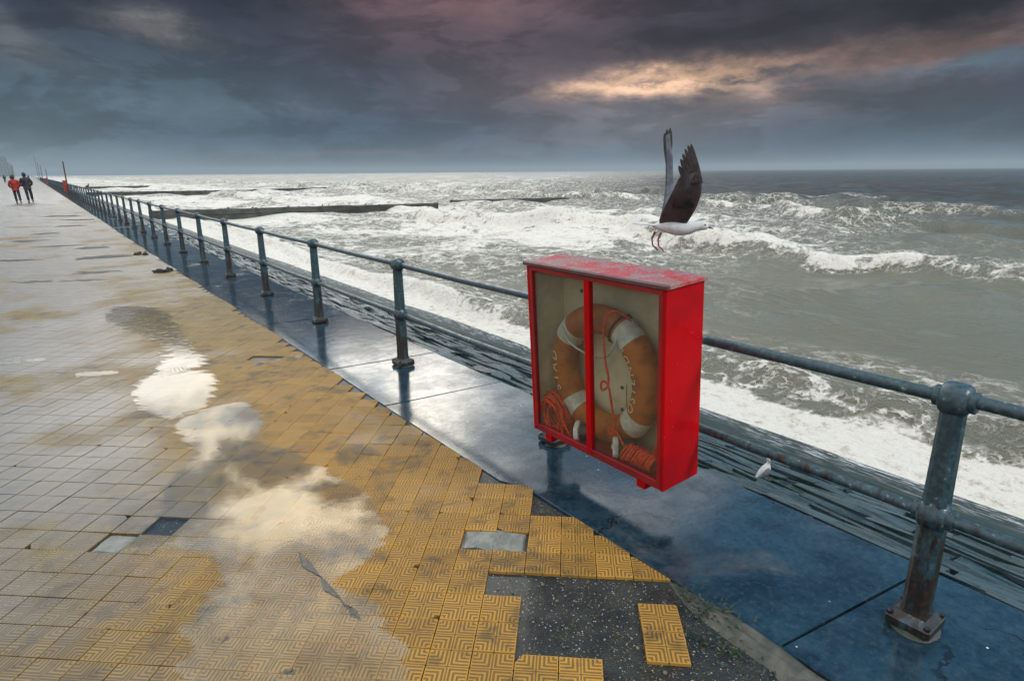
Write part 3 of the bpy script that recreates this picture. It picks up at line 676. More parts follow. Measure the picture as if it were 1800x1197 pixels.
# ------------------------------------------------------------------ kerb apron of cast slabs
kerb = tag(link('kerb', MB().box((2.33, 300, -.16), (.90, 660, .24)).mesh('kerb'), M_KERB), kind='structure')
jo = [-1.6, .86, 3.93, 5.02, 5.82, 7.1, 8.3, 9.5, 10.9, 12.1]
while jo[-1] < 120: jo.append(jo[-1]+random.uniform(1.1, 1.9))
skw = [random.uniform(-.04, .04) for _ in jo]
for k in range(len(jo)-1):
    y0, y1 = jo[k]+.004, jo[k+1]-.004; x1 = 2.80
    dzs = random.gauss(-.005, .0018); x0 = 1.875 if y1 < 1 else 1.806
    m2 = MB(); c_ = np.array([(x0+x1)/2, (y0+y1)/2])
    pl = [(x0, y0+.06), (x1, y0-.06+skw[k]), (x1, y1-.06+skw[k+1]), (x0, y1+.06)]
    if y0 < 2.4 < y1: pl = [(1.875, y0+.06)]+pl[1:]+[(x0, 2.55), (1.875, 2.38)]
    pl = [np.array(q) for q in pl]
    m2.add(*slab_geo([q-c_ for q in orient(pl)], 0, -.05, .004)); o = m2.build('slab', M_KERB, kerb)
    o.location = (*c_, dzs); o.rotation_euler = (random.gauss(0, .0012), random.gauss(.002, .0015), 0)
tag(link('kerb', MB().box((2.305, 700, -.03), (.99, 1160-20, .05)).mesh('kerb'), M_KERB), kind='structure').location.y = 0
# rough concrete fillet and weed at the lower right, where the tiles are gone
lump('concrete_fillet', 1.83, 1.02, .075, .42, .034, M_PALECON, prom, 3.3, -.05)
lump('concrete_fillet', 1.80, .62, .10, .30, .030, M_PALECON, prom, 5.3, .1)
wb = MB(); wr = random.Random(4)
for k in range(230):
    cx_, cy_ = (1.835, 1.21) if wr.random() < .7 else (1.70, 1.05)
    x_, y_ = wr.gauss(cx_, .035), wr.gauss(cy_, .07); a_ = wr.uniform(0, 6.28); L = wr.uniform(.01, .03); z_ = wr.uniform(-.012, .022)
    t_ = Vector((math.cos(a_)*L, math.sin(a_)*L, wr.uniform(-.004, .012))); s_ = Vector((-math.sin(a_), math.cos(a_), .3))*.004; b_ = Vector((x_, y_, z_))
    wb.add([b_-s_, b_+s_, b_+t_+s_*.5, b_+t_-s_*.5], [(0, 1, 2, 3)])
tag(wb.build('seaweed', M_WEED), 'dark green seaweed growing in the broken edge of the paving', 'seaweed', kind='stuff')

# ------------------------------------------------------------------ sloping sea wall
wall = MB(); SL = 1/2.95
wall.add([(2.80, -40, -.14), (2.80, 1500, -.14), (9.5, 1500, -.14-6.7*SL), (9.5, -40, -.14-6.7*SL), (2.80, -40, -4), (2.80, 1500, -4)], [(0, 3, 2, 1), (0, 1, 5, 4)])
wallo = tag(wall.build('sea_wall', M_APRON), kind='structure')
stones = []; sr = random.Random(9)
NC = 15; cw = (5.05-2.83)/NC
for k in range(NC):
    a = -1.5+sr.uniform(0, .6)
    while a < 75:
        L = sr.uniform(.35, 1.3)*(1 if a < 30 else 1.6)
        stones.append((2.83+k*cw, a, cw*sr.uniform(.95, 1.0), L-.015, sr.uniform(.040, .062), sr)); a += L
stones.sort(key=lambda s_: math.hypot(s_[0], s_[1]) + (0 if s_[1] > .3 else 3))
srest = MB()
for n_, (x_, a, wd, L, ht, _) in enumerate(stones):
    zb = -.15-(x_-2.80)*SL; z2 = zb-wd*SL
    j = lambda s_=.012: sr.gauss(0, s_)
    seg = max(1, int(L/.28)); vs, fs = [], []
    for q in range(seg+1):
        yy = a+L*q/seg+j(.02); t0, t1 = ht+j(.010), ht*.75+j(.012)
        e0 = j(.006); vs += [(x_+e0, yy, zb-.05), (x_+.012+e0, yy, zb+t0), (x_+wd-.012+j(.010), yy, z2+t1+.022), (x_+wd, yy, z2-.05)]
        ht = max(.025, min(.10, ht+j(.006)))
    for q in range(seg):
        b = q*4
        for r_ in range(3): fs.append((b+r_, b+r_+1, b+4+r_+1, b+4+r_)[::-1])
    fs += [(0, 1, 2, 3)[::-1], tuple(seg*4+q for q in range(4))]
    if n_ < 298:
        c_ = Vector((x_, a, zb)); m2 = MB(); m2.add([Vector(v)-c_ for v in vs], fs); m2.build('stone', M_STONE, wallo, loc=c_)
    else: srest.add(vs, fs)
tag(srest.build('stone', M_STONE, wallo), kind='stuff')

# ------------------------------------------------------------------ groynes
M_GROYNE = simple('dark_wet_timber', (.034, .034, .030), (.075, .073, .062), .5, 1.2, .5, .05)
def groyne(pts, h, wdt, label):
    rt = empty('groyne', (pts[0][0], pts[0][1], SEA_Z)); tag(rt, label, 'groyne', 'low groynes running out from the beach'); o0 = Vector((pts[0][0], pts[0][1], 0))
    n = 26; top = MB(); rr = random.Random(int(pts[0][1]))
    P0, P1 = Vector((*pts[0], 0)), Vector((*pts[1], 0)); dr = (P1-P0).normalized(); nr = Vector((-dr.y, dr.x, 0)); L = (P1-P0).length
    for side in (-1, 1):
        for row in range(3):
            m2 = MB(); z0 = -.5+row*(h+.5)/3
            rings = []
            for q in range(n+1):
                c_ = P0+dr*L*q/n-o0+nr*side*wdt/2; j = rr.gauss(0, .012); z1 = z0+(h+.5)/3-.02
                rings.append([c_+nr*(-.05+j)+Vector((0, 0, z0)), c_+nr*(.05+j)+Vector((0, 0, z0)), c_+nr*(.05+j)+Vector((0, 0, z1+rr.gauss(0, .012))), c_+nr*(-.05+j)+Vector((0, 0, z1+rr.gauss(0, .012)))])
            m2.loft(rings).build('plank', M_GROYNE, rt)
    k = max(4, int(L/2.4))
    for q in range(k+1):
        c_ = P0+dr*L*q/k-o0; m2 = MB(); m2.box((0, 0, (h+.5)/2-.5), (wdt*.8, .2, h+.5+rr.uniform(.02, .1)), .02, Matrix.Translation(c_) @ Matrix.Rotation(math.atan2(dr.y, dr.x)+math.pi/2, 4, 'Z'))
        m2.build('pile', M_GROYNE, rt)
    m2 = MB(); m2.box((L/2, 0, h-.18), (L, wdt*.85, .16), 0, Matrix.Translation(P0-o0) @ Matrix.Rotation(math.atan2(dr.y, dr.x), 4, 'Z')); m2.build('cap', M_GROYNE, rt)
groyne(((6.6, 53.3), (27.6, 47.8)), .66, .9, 'nearest dark groyne with a square outer end and birds along its top')
groyne(((34.5, 56.6), (50.5, 51.5)), .42, .8, 'short dark groyne lying detached among the breakers beyond the square ended one')
groyne(((6.6, 121.5), (29.8, 113.4)), .60, .9, 'second groyne along the beach, thin and dark behind the railing')
groyne(((33.0, 124.5), (48.0, 128.0)), .40, .7, 'thin low groyne continuing the line of the second groyne seaward')
groyne(((8.0, 187.0), (27.0, 191.0)), .45, .9, 'farthest groyne, a faint thin line near the horizon')

# ------------------------------------------------------------------ railing
RX = 2.384; SP = 2.0707; R0 = .6796
rail = empty('railing', (RX, R0, 0)); tag(rail, 'long blue painted iron railing of posts and two rails beside the sea', 'railing')
cm = MB(); prof = [(.046, .0), (.046, .03), (.040, .05), (.038, .40), (.038, .44)]
def col_ring(r_, z):
    o_ = r_; i_ = r_*.58; rec = r_*.80       # squared column with chamfered corners and a shallow web on each face
    return [Vector((x_, y_, z)) for x_, y_ in ((o_, -i_), (rec, 0), (o_, i_), (i_, o_), (0, rec), (-i_, o_), (-o_, i_), (-rec, 0), (-o_, -i_), (-i_, -o_), (0, -rec), (i_, -o_))]
cm.loft([col_ring(r_, z) for r_, z in ((.056, .035), (.047, .06), (.043, .08), (.041, .44), (.039, .50), (.035, .86), (.035, .90))])
me_col = cm.mesh('post', 28); me_col.materials.append(M_RAIL)
bp_ = MB(); bp_.box((0, 0, .018), (.152, .152, .036), .005); bp_.loft([[Vector((sx*s_, sy*s_, z)) for sx, sy in ((-1, -1), (1, -1), (1, 1), (-1, 1))] for s_, z in ((.070, .036), (.050, .058))])
for sx in (-1, 1):
    for sy in (-1, 1): bp_.lathe([(.012, .036), (.012, .048), (.006, .050)], 6, Matrix.Translation((sx*.062, sy*.062, 0)))
me_base = bp_.mesh('base_plate'); me_base.materials.append(M_RAIL)
jm = MB(); jr = Matrix.Rotation(math.pi/2, 4, 'X')
jm.lathe([(.030, -.066), (.037, -.062), (.037, -.046), (.050, -.040), (.0565, -.030), (.0585, 0), (.0565, .030), (.050, .040), (.037, .046), (.037, .062), (.030, .066)], 20, jr)
me_joint = jm.mesh('joint', 40); me_joint.materials.append(M_RAIL)
NPOST = 150
for k in range(NPOST):
    y_ = SP*k
    o = link('post', me_col, None, rail, (0, y_, 0)); o.rotation_euler = (random.gauss(0, .006), random.gauss(0, .005), 0)
    if k < 70:
        link('base_plate', me_base, None, o); link('joint', me_joint, None, o, (0, 0, .893)); link('joint', me_joint, None, o, (0, 0, .455))
tm = MB(); tm.tube([(0, .06, 0), (0, SP*.5, -.006), (0, SP-.06, 0)], .0225, 12, cap=False); me_rail = tm.mesh('rail', 180); me_rail.materials.append(M_RAIL)
for k in range(-1, NPOST-1):
    for z in (.893, .455):
        o = link('rail', me_rail, None, rail, (0, SP*k, z)); o.rotation_euler = (random.gauss(0, .0015), 0, random.gauss(0, .001))
for k in range(0, 3):      # broken grout collar round the foot of the near posts
    lump('grout', RX, R0+SP*k, .135, .12, .030, M_PALECON, kerb, 8.1+k*3, .5+k)

# ------------------------------------------------------------------ rescue cabinet
def cabinet(full, loc, rotx, label, group=None):
    rt = empty('lifebuoy_cabinet', loc, (rotx, 0, -math.pi/2)); tag(rt, label, 'cabinet', group)
    w2, d2, h = .475, .128, .974; T = .018
    MB().box((0, d2-T/2, h/2), (2*w2-2*T-.002, T, h-2*T), .001).build('back_panel', M_CREAM if full else M_REDSHADE, rt)
    for s_ in (-1, 1):
        MB().box((s_*(w2-T/2), 0, h/2-.006), (T, 2*d2, h-.012), .0025).build('side_panel', M_RED, rt)
        if full: MB().box((s_*(w2-T-.003), .004, h/2-.02), (.004, 2*d2-.045, h-.08)).build('side_lining', M_CREAM, rt)
    MB().box((0, 0, T/2), (2*w2-2*T-.002, 2*d2-.006, T), .002).build('floor_panel', M_REDSHADE, rt)
    rf = MB(); rf.box((0, -.004, h-.004), (2*w2+.030, 2*d2+.022, .020), .003); rf.build('roof', M_ROOF, rt)
    if full:
        for x_ in (-w2+T+.012, w2-T-.012): MB().box((x_, -d2+.012, h/2-.012), (.024, .024, h-.060), .002).build('frame_stile', M_REDSHADE, rt)
        MB().box((-.012, -d2+.012, h/2-.012), (.040, .030, h-.060), .003).build('mullion', M_RED, rt)
        for z_ in (T+.012, h-.030): MB().box((0, -d2+.0115, z_), (2*w2-2*T-.002, .021, .024), .002).build('frame_rail', M_REDSHADE, rt)
        for xa, xb in ((-.433, -.032), (.008, .433)): MB().box(((xa+xb)/2, -d2+.016, h/2-.006), (xb-xa, .003, h-.096)).build('glass_pane', M_GLASS, rt)
        pl = MB(); pl.box((.005, d2-T-.004, .262), (.05, .008, .17), .002); plo = pl.build('mount_plate', M_CREAM, rt)
        for z_ in (.20, .325): MB().lathe([(.010, 0), (.010, .006), (.005, .008)], 8, Matrix.Translation((.005, d2-T-.008, z_)) @ Matrix.Rotation(math.pi/2, 4, 'X')).build('screw', M_SCREW, plo)
        for (x_, z_) in ((.36, .70), (.355, .60), (-.30, .80)): MB().lathe([(.011, 0), (.011, .005), (.005, .007)], 8, Matrix.Translation((x_, d2-T, z_)) @ Matrix.Rotation(math.pi/2, 4, 'X')).build('screw', M_SCREW, rt)
        for x_ in (-.36, .33):
            MB().box((x_, .0, -.022), (.055, .235, .044), .003).build('bearer', M_RED, rt)
        for x_ in (-.36, .33):
            for z_ in (.244, .684):
                b_ = MB(); b_.box((x_, d2+.018, z_), (.045, .036, .008), .001); b_.box((x_, d2+.004, z_), (.045, .006, .08), .001); b_.build('bracket', M_REDSHADE, rt)
    return rt
CAB = (2.23, 2.134, .216); CT = .058
cab = cabinet(True, CAB, CT, 'red glazed rescue cabinet on the railing holding a lifebuoy')
CM = Matrix.Translation(CAB) @ Matrix.Rotation(-math.pi/2, 4, 'Z') @ Matrix.Rotation(CT, 4, 'X')
def incab(name, label, cat, x_, y_, z_, group=None):
    o = empty(name); o.matrix_world = CM @ Matrix.Translation((x_, y_, z_)); return tag(o, label, cat, group)
# lifebuoy (local: x right, y away, z up)
ring = incab('lifebuoy', 'faded orange lifebuoy with white bands lettered STAD OOSTENDE inside the red cabinet', 'lifebuoy', -.055, .022, .405)
RR, RT = .298, .076
def torus_pts(th, ph, rt): return Vector(((RR+rt*math.sin(ph))*math.sin(th), -rt*math.cos(ph)*.92, (RR+rt*math.sin(ph))*math.cos(th)))
def torus_seg(m2, a0, a1, rt, n, closed=False, k=18):
    rings = [[torus_pts(a0+(a1-a0)*q/n, 2*math.pi*r_/k, rt) for r_ in range(k)] for q in range(n+1)]
    m2.loft(rings, not closed)
m2 = MB(); torus_seg(m2, 0, 2*math.pi, RT, 64, True); m2.build('ring', M_RING, ring, 180)
for a in (-50, 36, 128, 222):
    m2 = MB(); torus_seg(m2, math.radians(a-8.5), math.radians(a+8.5), RT+.0025, 8); m2.build('band', M_BAND, ring, 60)
def lettering(text, th0, size, ccw, ph0):
    cu = bpy.data.curves.new('lettering', 'FONT'); cu.body = text; cu.size = size; cu.align_x = 'CENTER'; cu.extrude = 0; cu.space_character = 1.35; cu.resolution_u = 3
    to = bpy.data.objects.new('lettering', cu); COL.objects.link(to)
    bpy.context.view_layer.update()
    me_ = bpy.data.meshes.new_from_object(to.evaluated_get(bpy.context.evaluated_depsgraph_get())); bpy.data.objects.remove(to)
    bm = bmesh.new(); bm.from_mesh(me_); bmesh.ops.subdivide_edges(bm, edges=[e for e in bm.edges if e.calc_length() > size*.2], cuts=2)
    bmesh.ops.triangulate(bm, faces=bm.faces[:])
    for v in bm.verts:
        x_, y_ = v.co.x, v.co.y-size*.35
        th = th0 + (-x_ if ccw else x_)/RR; ph = ph0 + (-y_ if ccw else y_)/RT
        v.co = torus_pts(th, ph, RT+.002)
    bm.to_mesh(me_); bm.free(); link('lettering', me_, M_LETTER, ring)
lettering('STAD', math.radians(-97), .074, False, .25); lettering('OOSTENDE', math.radians(86), .072, True, -.45)
# grab line of the lifebuoy
gl = MB(); gl.tube(catmull([(-.235, -.075, .235), (-.17, -.085, .165), (-.08, -.088, .135), (.02, -.085, .12), (.10, -.078, .14), (.155, -.085, .20), (.165, -.06, .27)], 6), .0055, 6); gl.build('grab_line', M_CORD, ring, 180)
gl = MB(); gl.tube([torus_pts(math.radians(24), 2*math.pi*q/16, RT+.006) for q in range(16)], .006, 6, closed=True); gl.build('grab_line', M_DARK, ring, 180)
def coil(o, n, rx, rz, dep, seed, rr_, squash=1.0):
    rr = random.Random(seed); m3 = MB()
    for q in range(n):
        a, b = rx*rr.uniform(.72, 1.05), rz*rr.uniform(.72, 1.05); cx_, cz_, y0 = rr.gauss(0, .012), rr.gauss(0, .012), rr.uniform(-dep, dep); tl = rr.gauss(0, .35); ph = rr.uniform(0, 6.28); ro = rr.gauss(.5, .35)
        pts = []
        for s_ in range(22):
            t_ = 2*math.pi*s_/22; x_, z_ = a*math.cos(t_), b*math.sin(t_)
            pts.append((cx_+x_*math.cos(ro)-z_*math.sin(ro), y0+dep*math.sin(t_+ph)*tl, cz_+x_*math.sin(ro)+z_*math.cos(ro)))
        m3.tube(pts, rr_, 6, closed=True)
    return m3
o = incab('rope_coil', 'large tangled coil of orange rope in the left half of the red cabinet', 'rope', -.345, -.055, .115)
coil(o, 26, .085, .115, .045, 3, .0050).build('loops', M_ROPE, o, 180)
m2 = MB(); m2.tube(catmull([(.09, -.05, .02), (.13, -.055, -.03), (.16, -.05, -.075), (.12, -.055, -.09), (.085, -.05, -.05), (.12, -.05, -.02), (.15, -.055, -.06)], 6), .005, 6); m2.build('loose_end', M_ROPE, o, 180)
o = incab('rope_coil', 'small wrapped hank of orange rope in the right corner of the red cabinet', 'rope', .285, -.055, .075)
m3 = MB(); rr = random.Random(8)
for q in range(17):
    x_ = -.10+q*.0115; t0 = rr.uniform(-.2, .2)
    m3.tube([(x_+.018*math.sin(2*math.pi*s_/16), .042*math.cos(2*math.pi*s_/16), (.048+.008*t0)*math.sin(2*math.pi*s_/16+t0)-.004) for s_ in range(16)], .0055, 6, closed=True)
m3.build('loops', M_ROPE, o, 180)
m3 = MB()
for q in range(5): m3.tube(catmull([(.07+.008*q, .0, .03), (.10+.006*q, -.02, .10+.01*q), (.135-.004*q, -.01, .16-.012*q), (.15, .01, .10), (.13, .02, .0), (.09, .01, -.04)], 6), .0055, 6)
m3.build('loose_end', M_ROPE, o, 180)
for (x_, y_, z_, rz, lab) in ((-.150, -.072, .078, -.55, 'white capped dark line canister left of the cabinet mullion'), (.125, -.066, .082, -.75, 'white capped dark line canister beside the small rope hank')):
    o = incab('line_canister', lab, 'canister', x_, y_, z_); M_ = Matrix.Rotation(-rz, 4, 'Z') @ Matrix.Rotation(-math.pi/2, 4, 'Y')
    MB().lathe([(.048, -.012), (.056, -.006), (.056, .014), (.050, .020), (.020, .020)], 24, M_).build('cap', M_BAND, o, 40)
    MB().lathe([(.046, -.013), (.046, -.085), (.040, -.092)], 20, M_).build('body', M_DARK, o, 40)
    MB().lathe([(.014, .020), (.012, .027)], 12, M_).build('knob', M_BAND, o, 40)
m2 = MB(); hang = [(.16, .0, .74), (.135, -.065, .795), (.085, -.078, .775), (.055, -.08, .70), (.055, -.08, .62), (.068, -.082, .52), (.085, -.082, .46), (.080, -.082, .405), (.045, -.085, .375), (.032, -.082, .40), (.058, -.086, .428), (.088, -.083, .40), (.108, -.082, .30), (.128, -.082, .215), (.125, -.08, .168), (.098, -.085, .152), (.088, -.082, .178), (.115, -.086, .192), (.150, -.08, .160), (.190, -.075, .105)]
m2.tube(catmull(hang, 7), .0058, 7)
o = incab('hanging_line', 'thin orange line hanging in two small loops down the middle of the lifebuoy', 'rope', 0, 0, 0); m2.build('line', M_ROPE, o, 180)

# ------------------------------------------------------------------ gulls
M_WHITE = simple('white_feathers', (.72, .72, .71), (.58, .59, .61), .8, 18, .3, .004)
M_GREYF = simple('grey_feathers', (.15, .165, .20), (.085, .095, .125), .8, 25, .3, .004)
M_DARKF = simple('dark_feathers', (.030, .022, .024), (.060, .045, .045), .75, 25, .3, .004)
M_SHADEF = simple('underwing_feathers', (.070, .045, .048), (.035, .022, .026), .8, 14, .3, .004)
M_BEAK = simple('dark_red_beak', (.14, .022, .012), None, .4)
M_LEG = simple('red_leg_skin', (.24, .030, .022), None, .5)
def body_loft(secs, k=14):
    """secs: (x, z, half width, half height)"""
    P = catmull([Vector((s_[0], 0, s_[1])) for s_ in secs], 4); Wd = catmull([Vector((s_[2], s_[3], 0)) for s_ in secs], 4)
    m3 = MB(); m3.loft([[p+Vector((0, max(q.x, .001)*math.cos(2*math.pi*t/k), max(q.y, .001)*math.sin(2*math.pi*t/k))) for t in range(k)] for p, q in zip(P, Wd)]); return m3
def wing_sheet(secs, th=.006, nsub=4):
    """secs: (lead, trail) points from root to tip, cambered sheet with thickness"""
    Ls = catmull([s_[0] for s_ in secs], nsub); Ts = catmull([s_[1] for s_ in secs], nsub); m3 = MB(); rings = []
    for q, (l, t) in enumerate(zip(Ls, Ts)):
        ch_ = t-l; f_ = (Ls[min(q+1, len(Ls)-1)]-Ls[max(q-1, 0)]); nr = ch_.cross(f_).normalized(); tt = th*(1-.6*q/len(Ls))
        prof_ = ((0, 0), (.12, 1.0), (.35, .9), (.7, .45), (1, .08), (.7, -.1), (.35, -.35), (.12, -.5))
        rings.append([l+ch_*u+nr*tt*v for u, v in prof_])
    m3.loft(rings); return m3
def flying_gull(loc, yaw, label):
    rt = empty('gull', loc, (0, 0, yaw)); tag(rt, label, 'gull')
    body_loft([(-.118, .004, .010, .006), (-.09, .006, .030, .020), (-.05, .006, .044, .034), (.0, .0, .050, .041), (.05, -.002, .043, .036), (.085, .002, .030, .026), (.105, .006, .026, .023), (.125, .009, .026, .023), (.143, .007, .018, .016), (.152, .004, .007, .006)]).build('body', M_WHITE, rt, 180)
    body_loft([(.146, .003, .007, .006), (.160, -.001, .005, .0045), (.178, -.006, .001, .001)], 8).build('beak', M_BEAK, rt, 180)
    for s_ in (-1, 1): MB().lathe([(.001, -.002), (.0045, -.001), (.0045, .001), (.001, .002)], 8, Matrix.Translation((.133, s_*.0225, .014)) @ Matrix.Rotation(math.pi/2, 4, 'X')).build('eye', M_DARK, rt)
    m3 = MB()
    m3.loft([[Vector((x_, s_*wd, z_+zz)) for s_, zz in ((-1, 0), (-.5, .004), (0, .006), (.5, .004), (1, 0), (.5, -.003), (0, -.003), (-.5, -.003))] for x_, wd, z_ in ((-.085, .022, .006), (-.15, .040, .012), (-.215, .062, .018))])
    m3.build('tail', M_WHITE, rt, 180)
    V = lambda q: Vector((q[0]-.15*max(q[2], 0), q[1], q[2]))
    nw = [(V((.050, -.030, .022)), V((-.085, -.030, .020))), (V((.100, -.085, .105)), V((-.055, -.075, .092))), (V((.126, -.120, .185)), V((-.012, -.105, .168))), (V((.124, -.132, .268)), V((.032, -.122, .245)))]
    wo = wing_sheet(nw, .010).build('wing', M_SHADEF, rt, 180)
    tips = [((.118, -.133, .26), (.094, -.128, .392)), ((.110, -.132, .26), (.080, -.130, .386)), ((.098, -.131, .255), (.066, -.130, .370)), ((.082, -.129, .25), (.054, -.128, .348)), ((.066, -.127, .245), (.043, -.126, .325)), ((.050, -.124, .235), (.032, -.123, .295))]
    for (a, b) in tips:
        a, b = V(a), V(b); dr = (b-a).normalized(); sd_ = dr.cross(V((0, 1, 0))).normalized()
        m3 = MB(); m3.loft([[a+(b-a)*t+sd_*wd*u+V((0, 1, 0))*.0022*v for u, v in ((-1, 0), (0, 1), (1, 0), (0, -1))] for t, wd in ((-.35, .008), (.2, .011), (.7, .009), (.92, .006), (1, .001))]); m3.build('feather', M_DARKF, wo, 40)
    m3 = MB(); m3.loft([[l+(t-l)*u+V((0, -.006*v, 0)) for u, v in ((0, 0), (.5, 1), (1, 0), (.5, -.2))] for l, t in ((V((.085, -.088, .10)), V((-.02, -.088, .10))), (V((.108, -.118, .18)), V((.01, -.112, .175))), (V((.108, -.133, .265)), V((.045, -.127, .25))))])
    m3.build('feather', M_DARKF, wo, 180)
    fw = [(V((.045, .030, .024)), V((-.085, .030, .024))), (V((.010, .090, .130)), V((-.055, .080, .110))), (V((.008, .130, .235)), V((-.034, .122, .205))), (V((.016, .150, .345)), V((-.022, .140, .318))), (V((.012, .160, .455)), V((-.012, .155, .440)))]
    wo = wing_sheet(fw, .010).build('wing', M_GREYF, rt, 180)
    for (a, b, wd) in (((.004, .152, .37), (.016, .164, .480), .013), ((-.006, .150, .36), (.000, .163, .474), .012), ((-.016, .146, .34), (-.014, .158, .455), .010)):
        a, b = V(a), V(b); sd_ = (b-a).normalized().cross(V((0, 1, 0))).normalized()
        m3 = MB(); m3.loft([[a+(b-a)*t+sd_*wd*u+V((0, 1, 0))*.0022*v for u, v in ((-1, 0), (0, 1), (1, 0), (0, -1))] for t, wd in ((-.3, wd*.6), (.3, wd), (.8, wd*.8), (1, .002))]); m3.build('feather', M_DARKF, wo, 40)
    for s_, dx in ((-1, .0), (1, -.03)):
        m3 = MB(); m3.tube([(-.075+dx, s_*.018, -.026), (-.088+dx, s_*.020, -.060), (-.084+dx, s_*.020, -.092)], [.006, .004, .0035], 8); lg = m3.build('leg', M_LEG, rt, 180)
        m3 = MB(); f0 = V((-.084+dx, s_*.020, -.092))
        for a in (-.5, 0, .5): m3.tube([f0, f0+V((.018*math.cos(a), .018*math.sin(a), -.014)), f0+V((.030*math.cos(a), .030*math.sin(a), -.028))], [.0035, .003, .0015], 6)
        m3.add([f0, f0+V((.026, -.013, -.026)), f0+V((.030, 0, -.028)), f0+V((.026, .013, -.026))], [(0, 1, 2), (0, 2, 3)]); m3.build('foot', M_LEG, lg)
    return rt
flying_gull((2.536, 2.016, 1.375), -HEAD-.22, 'gull taking off with raised dark wings and dangling red legs above the cabinet')
def standing_gull(loc, yaw, s, label, dark=False, detail=True, group=None):
    rt = empty('gull', loc, (0, 0, yaw)); rt.scale = (s, s, s); tag(rt, label, 'gull', group)
    mw, mg = (M_DARKF, M_DARKF) if dark else (M_WHITE, M_GREYF)
    body_loft([(-.16, .085, .008, .006), (-.12, .098, .030, .020), (-.06, .115, .052, .044), (.0, .128, .060, .058), (.05, .146, .050, .052), (.075, .180, .034, .036), (.082, .212, .032, .032), (.090, .235, .033, .031), (.100, .250, .022, .020), (.103, .262, .006, .005)], 14).build('body', mw, rt, 180)
    if not detail: return rt
    for q in (-1, 1):
        m3 = MB(); m3.loft([[Vector((x_, q*(y_+t_*u), z_+hh*v)) for u, v in ((0, -1), (1, -.5), (1.2, 0), (1, .6), (0, 1), (-.3, 0))] for x_, y_, z_, hh, t_ in ((.05, .040, .140, .03, .008), (.0, .052, .130, .045, .012), (-.07, .045, .112, .034, .012), (-.13, .026, .098, .016, .008), (-.19, .010, .088, .004, .003))])
        m3.build('wing', mg, rt, 180)
        MB().lathe([(.001, -.002), (.0055, -.001), (.0055, .001), (.001, .002)], 8, Matrix.Translation((.108, q*.029, .240)) @ Matrix.Rotation(math.pi/2, 4, 'X')).build('eye', M_DARK, rt)
        MB().tube([(.01, q*.022, .08), (.012, q*.022, .0)], .005, 6).build('leg', M_LEG, rt)
    body_loft([(.115, .238, .009, .008), (.135, .232, .006, .006), (.155, .226, .001, .001)], 8).build('beak', M_BEAK, rt, 180)
    MB().loft([[Vector((x_, y_*wd, z_+zz)) for y_, zz in ((-1, 0), (0, .004), (1, 0), (0, -.004))] for x_, wd, z_ in ((-.14, .016, .090), (-.20, .022, .080), (-.225, .018, .076))]).build('tail', M_DARKF, rt)
    return rt
gx, gy = 3.75, 2.07
standing_gull((gx, gy, -.15-(gx-2.8)*SL+.05), -HEAD+.25, .56, 'small white gull standing on the wet stone slope below the railing').rotation_euler.y = -.42
standing_gull((RX, 42.3, .915), .9, 1.0, 'dark gull perched on the top rail far along the railing', True)
for q, t_ in enumerate((.10, .18, .30, .42, .58)):
    x_, y_ = 6.6+21*t_+3, 53.3-5.5*t_-.8
    standing_gull((x_, y_, SEA_Z+.66-.07), random.uniform(0, 6), .9, 'tiny dark gull sitting on top of the nearest groyne', True, False, 'gulls sitting along the groyne')

# ------------------------------------------------------------------ people
M_SKIN = simple('skin', (.45, .27, .19), None, .6); M_HAIR = simple('dark_hair', (.012, .010, .010), None, .6)
M_JRED = simple('red_jacket', (.36, .012, .008), (.26, .008, .008), .7, 6); M_JDARK = simple('navy_jacket', (.014, .012, .028), (.022, .018, .035), .7, 6)
M_TROU = simple('dark_trousers', (.022, .026, .034), (.014, .016, .022), .8, 6); M_SHOE = simple('black_shoes', (.01, .01, .01), None, .5)
def skin_mesh(name, verts, edges, radii, mat, parent, root=0, sub=1):
    me_ = bpy.data.meshes.new(name); me_.from_pydata(verts, edges, []); o = link(name, me_, mat, parent)
    md = o.modifiers.new('skin', 'SKIN'); md.use_smooth_shade = True
    lay = me_.skin_vertices[0].data if me_.skin_vertices else None
    if lay is None:
        bm = bmesh.new(); bm.from_mesh(me_); bm.verts.layers.skin.verify(); bm.to_mesh(me_); bm.free(); lay = me_.skin_vertices[0].data
    for v_, r_ in zip(lay, radii): v_.radius = r_ if hasattr(r_, '__len__') else (r_, r_)
    lay[root].use_root = True
    if sub: o.modifiers.new('sub', 'SUBSURF').levels = sub; o.modifiers['sub'].render_levels = sub
    return o
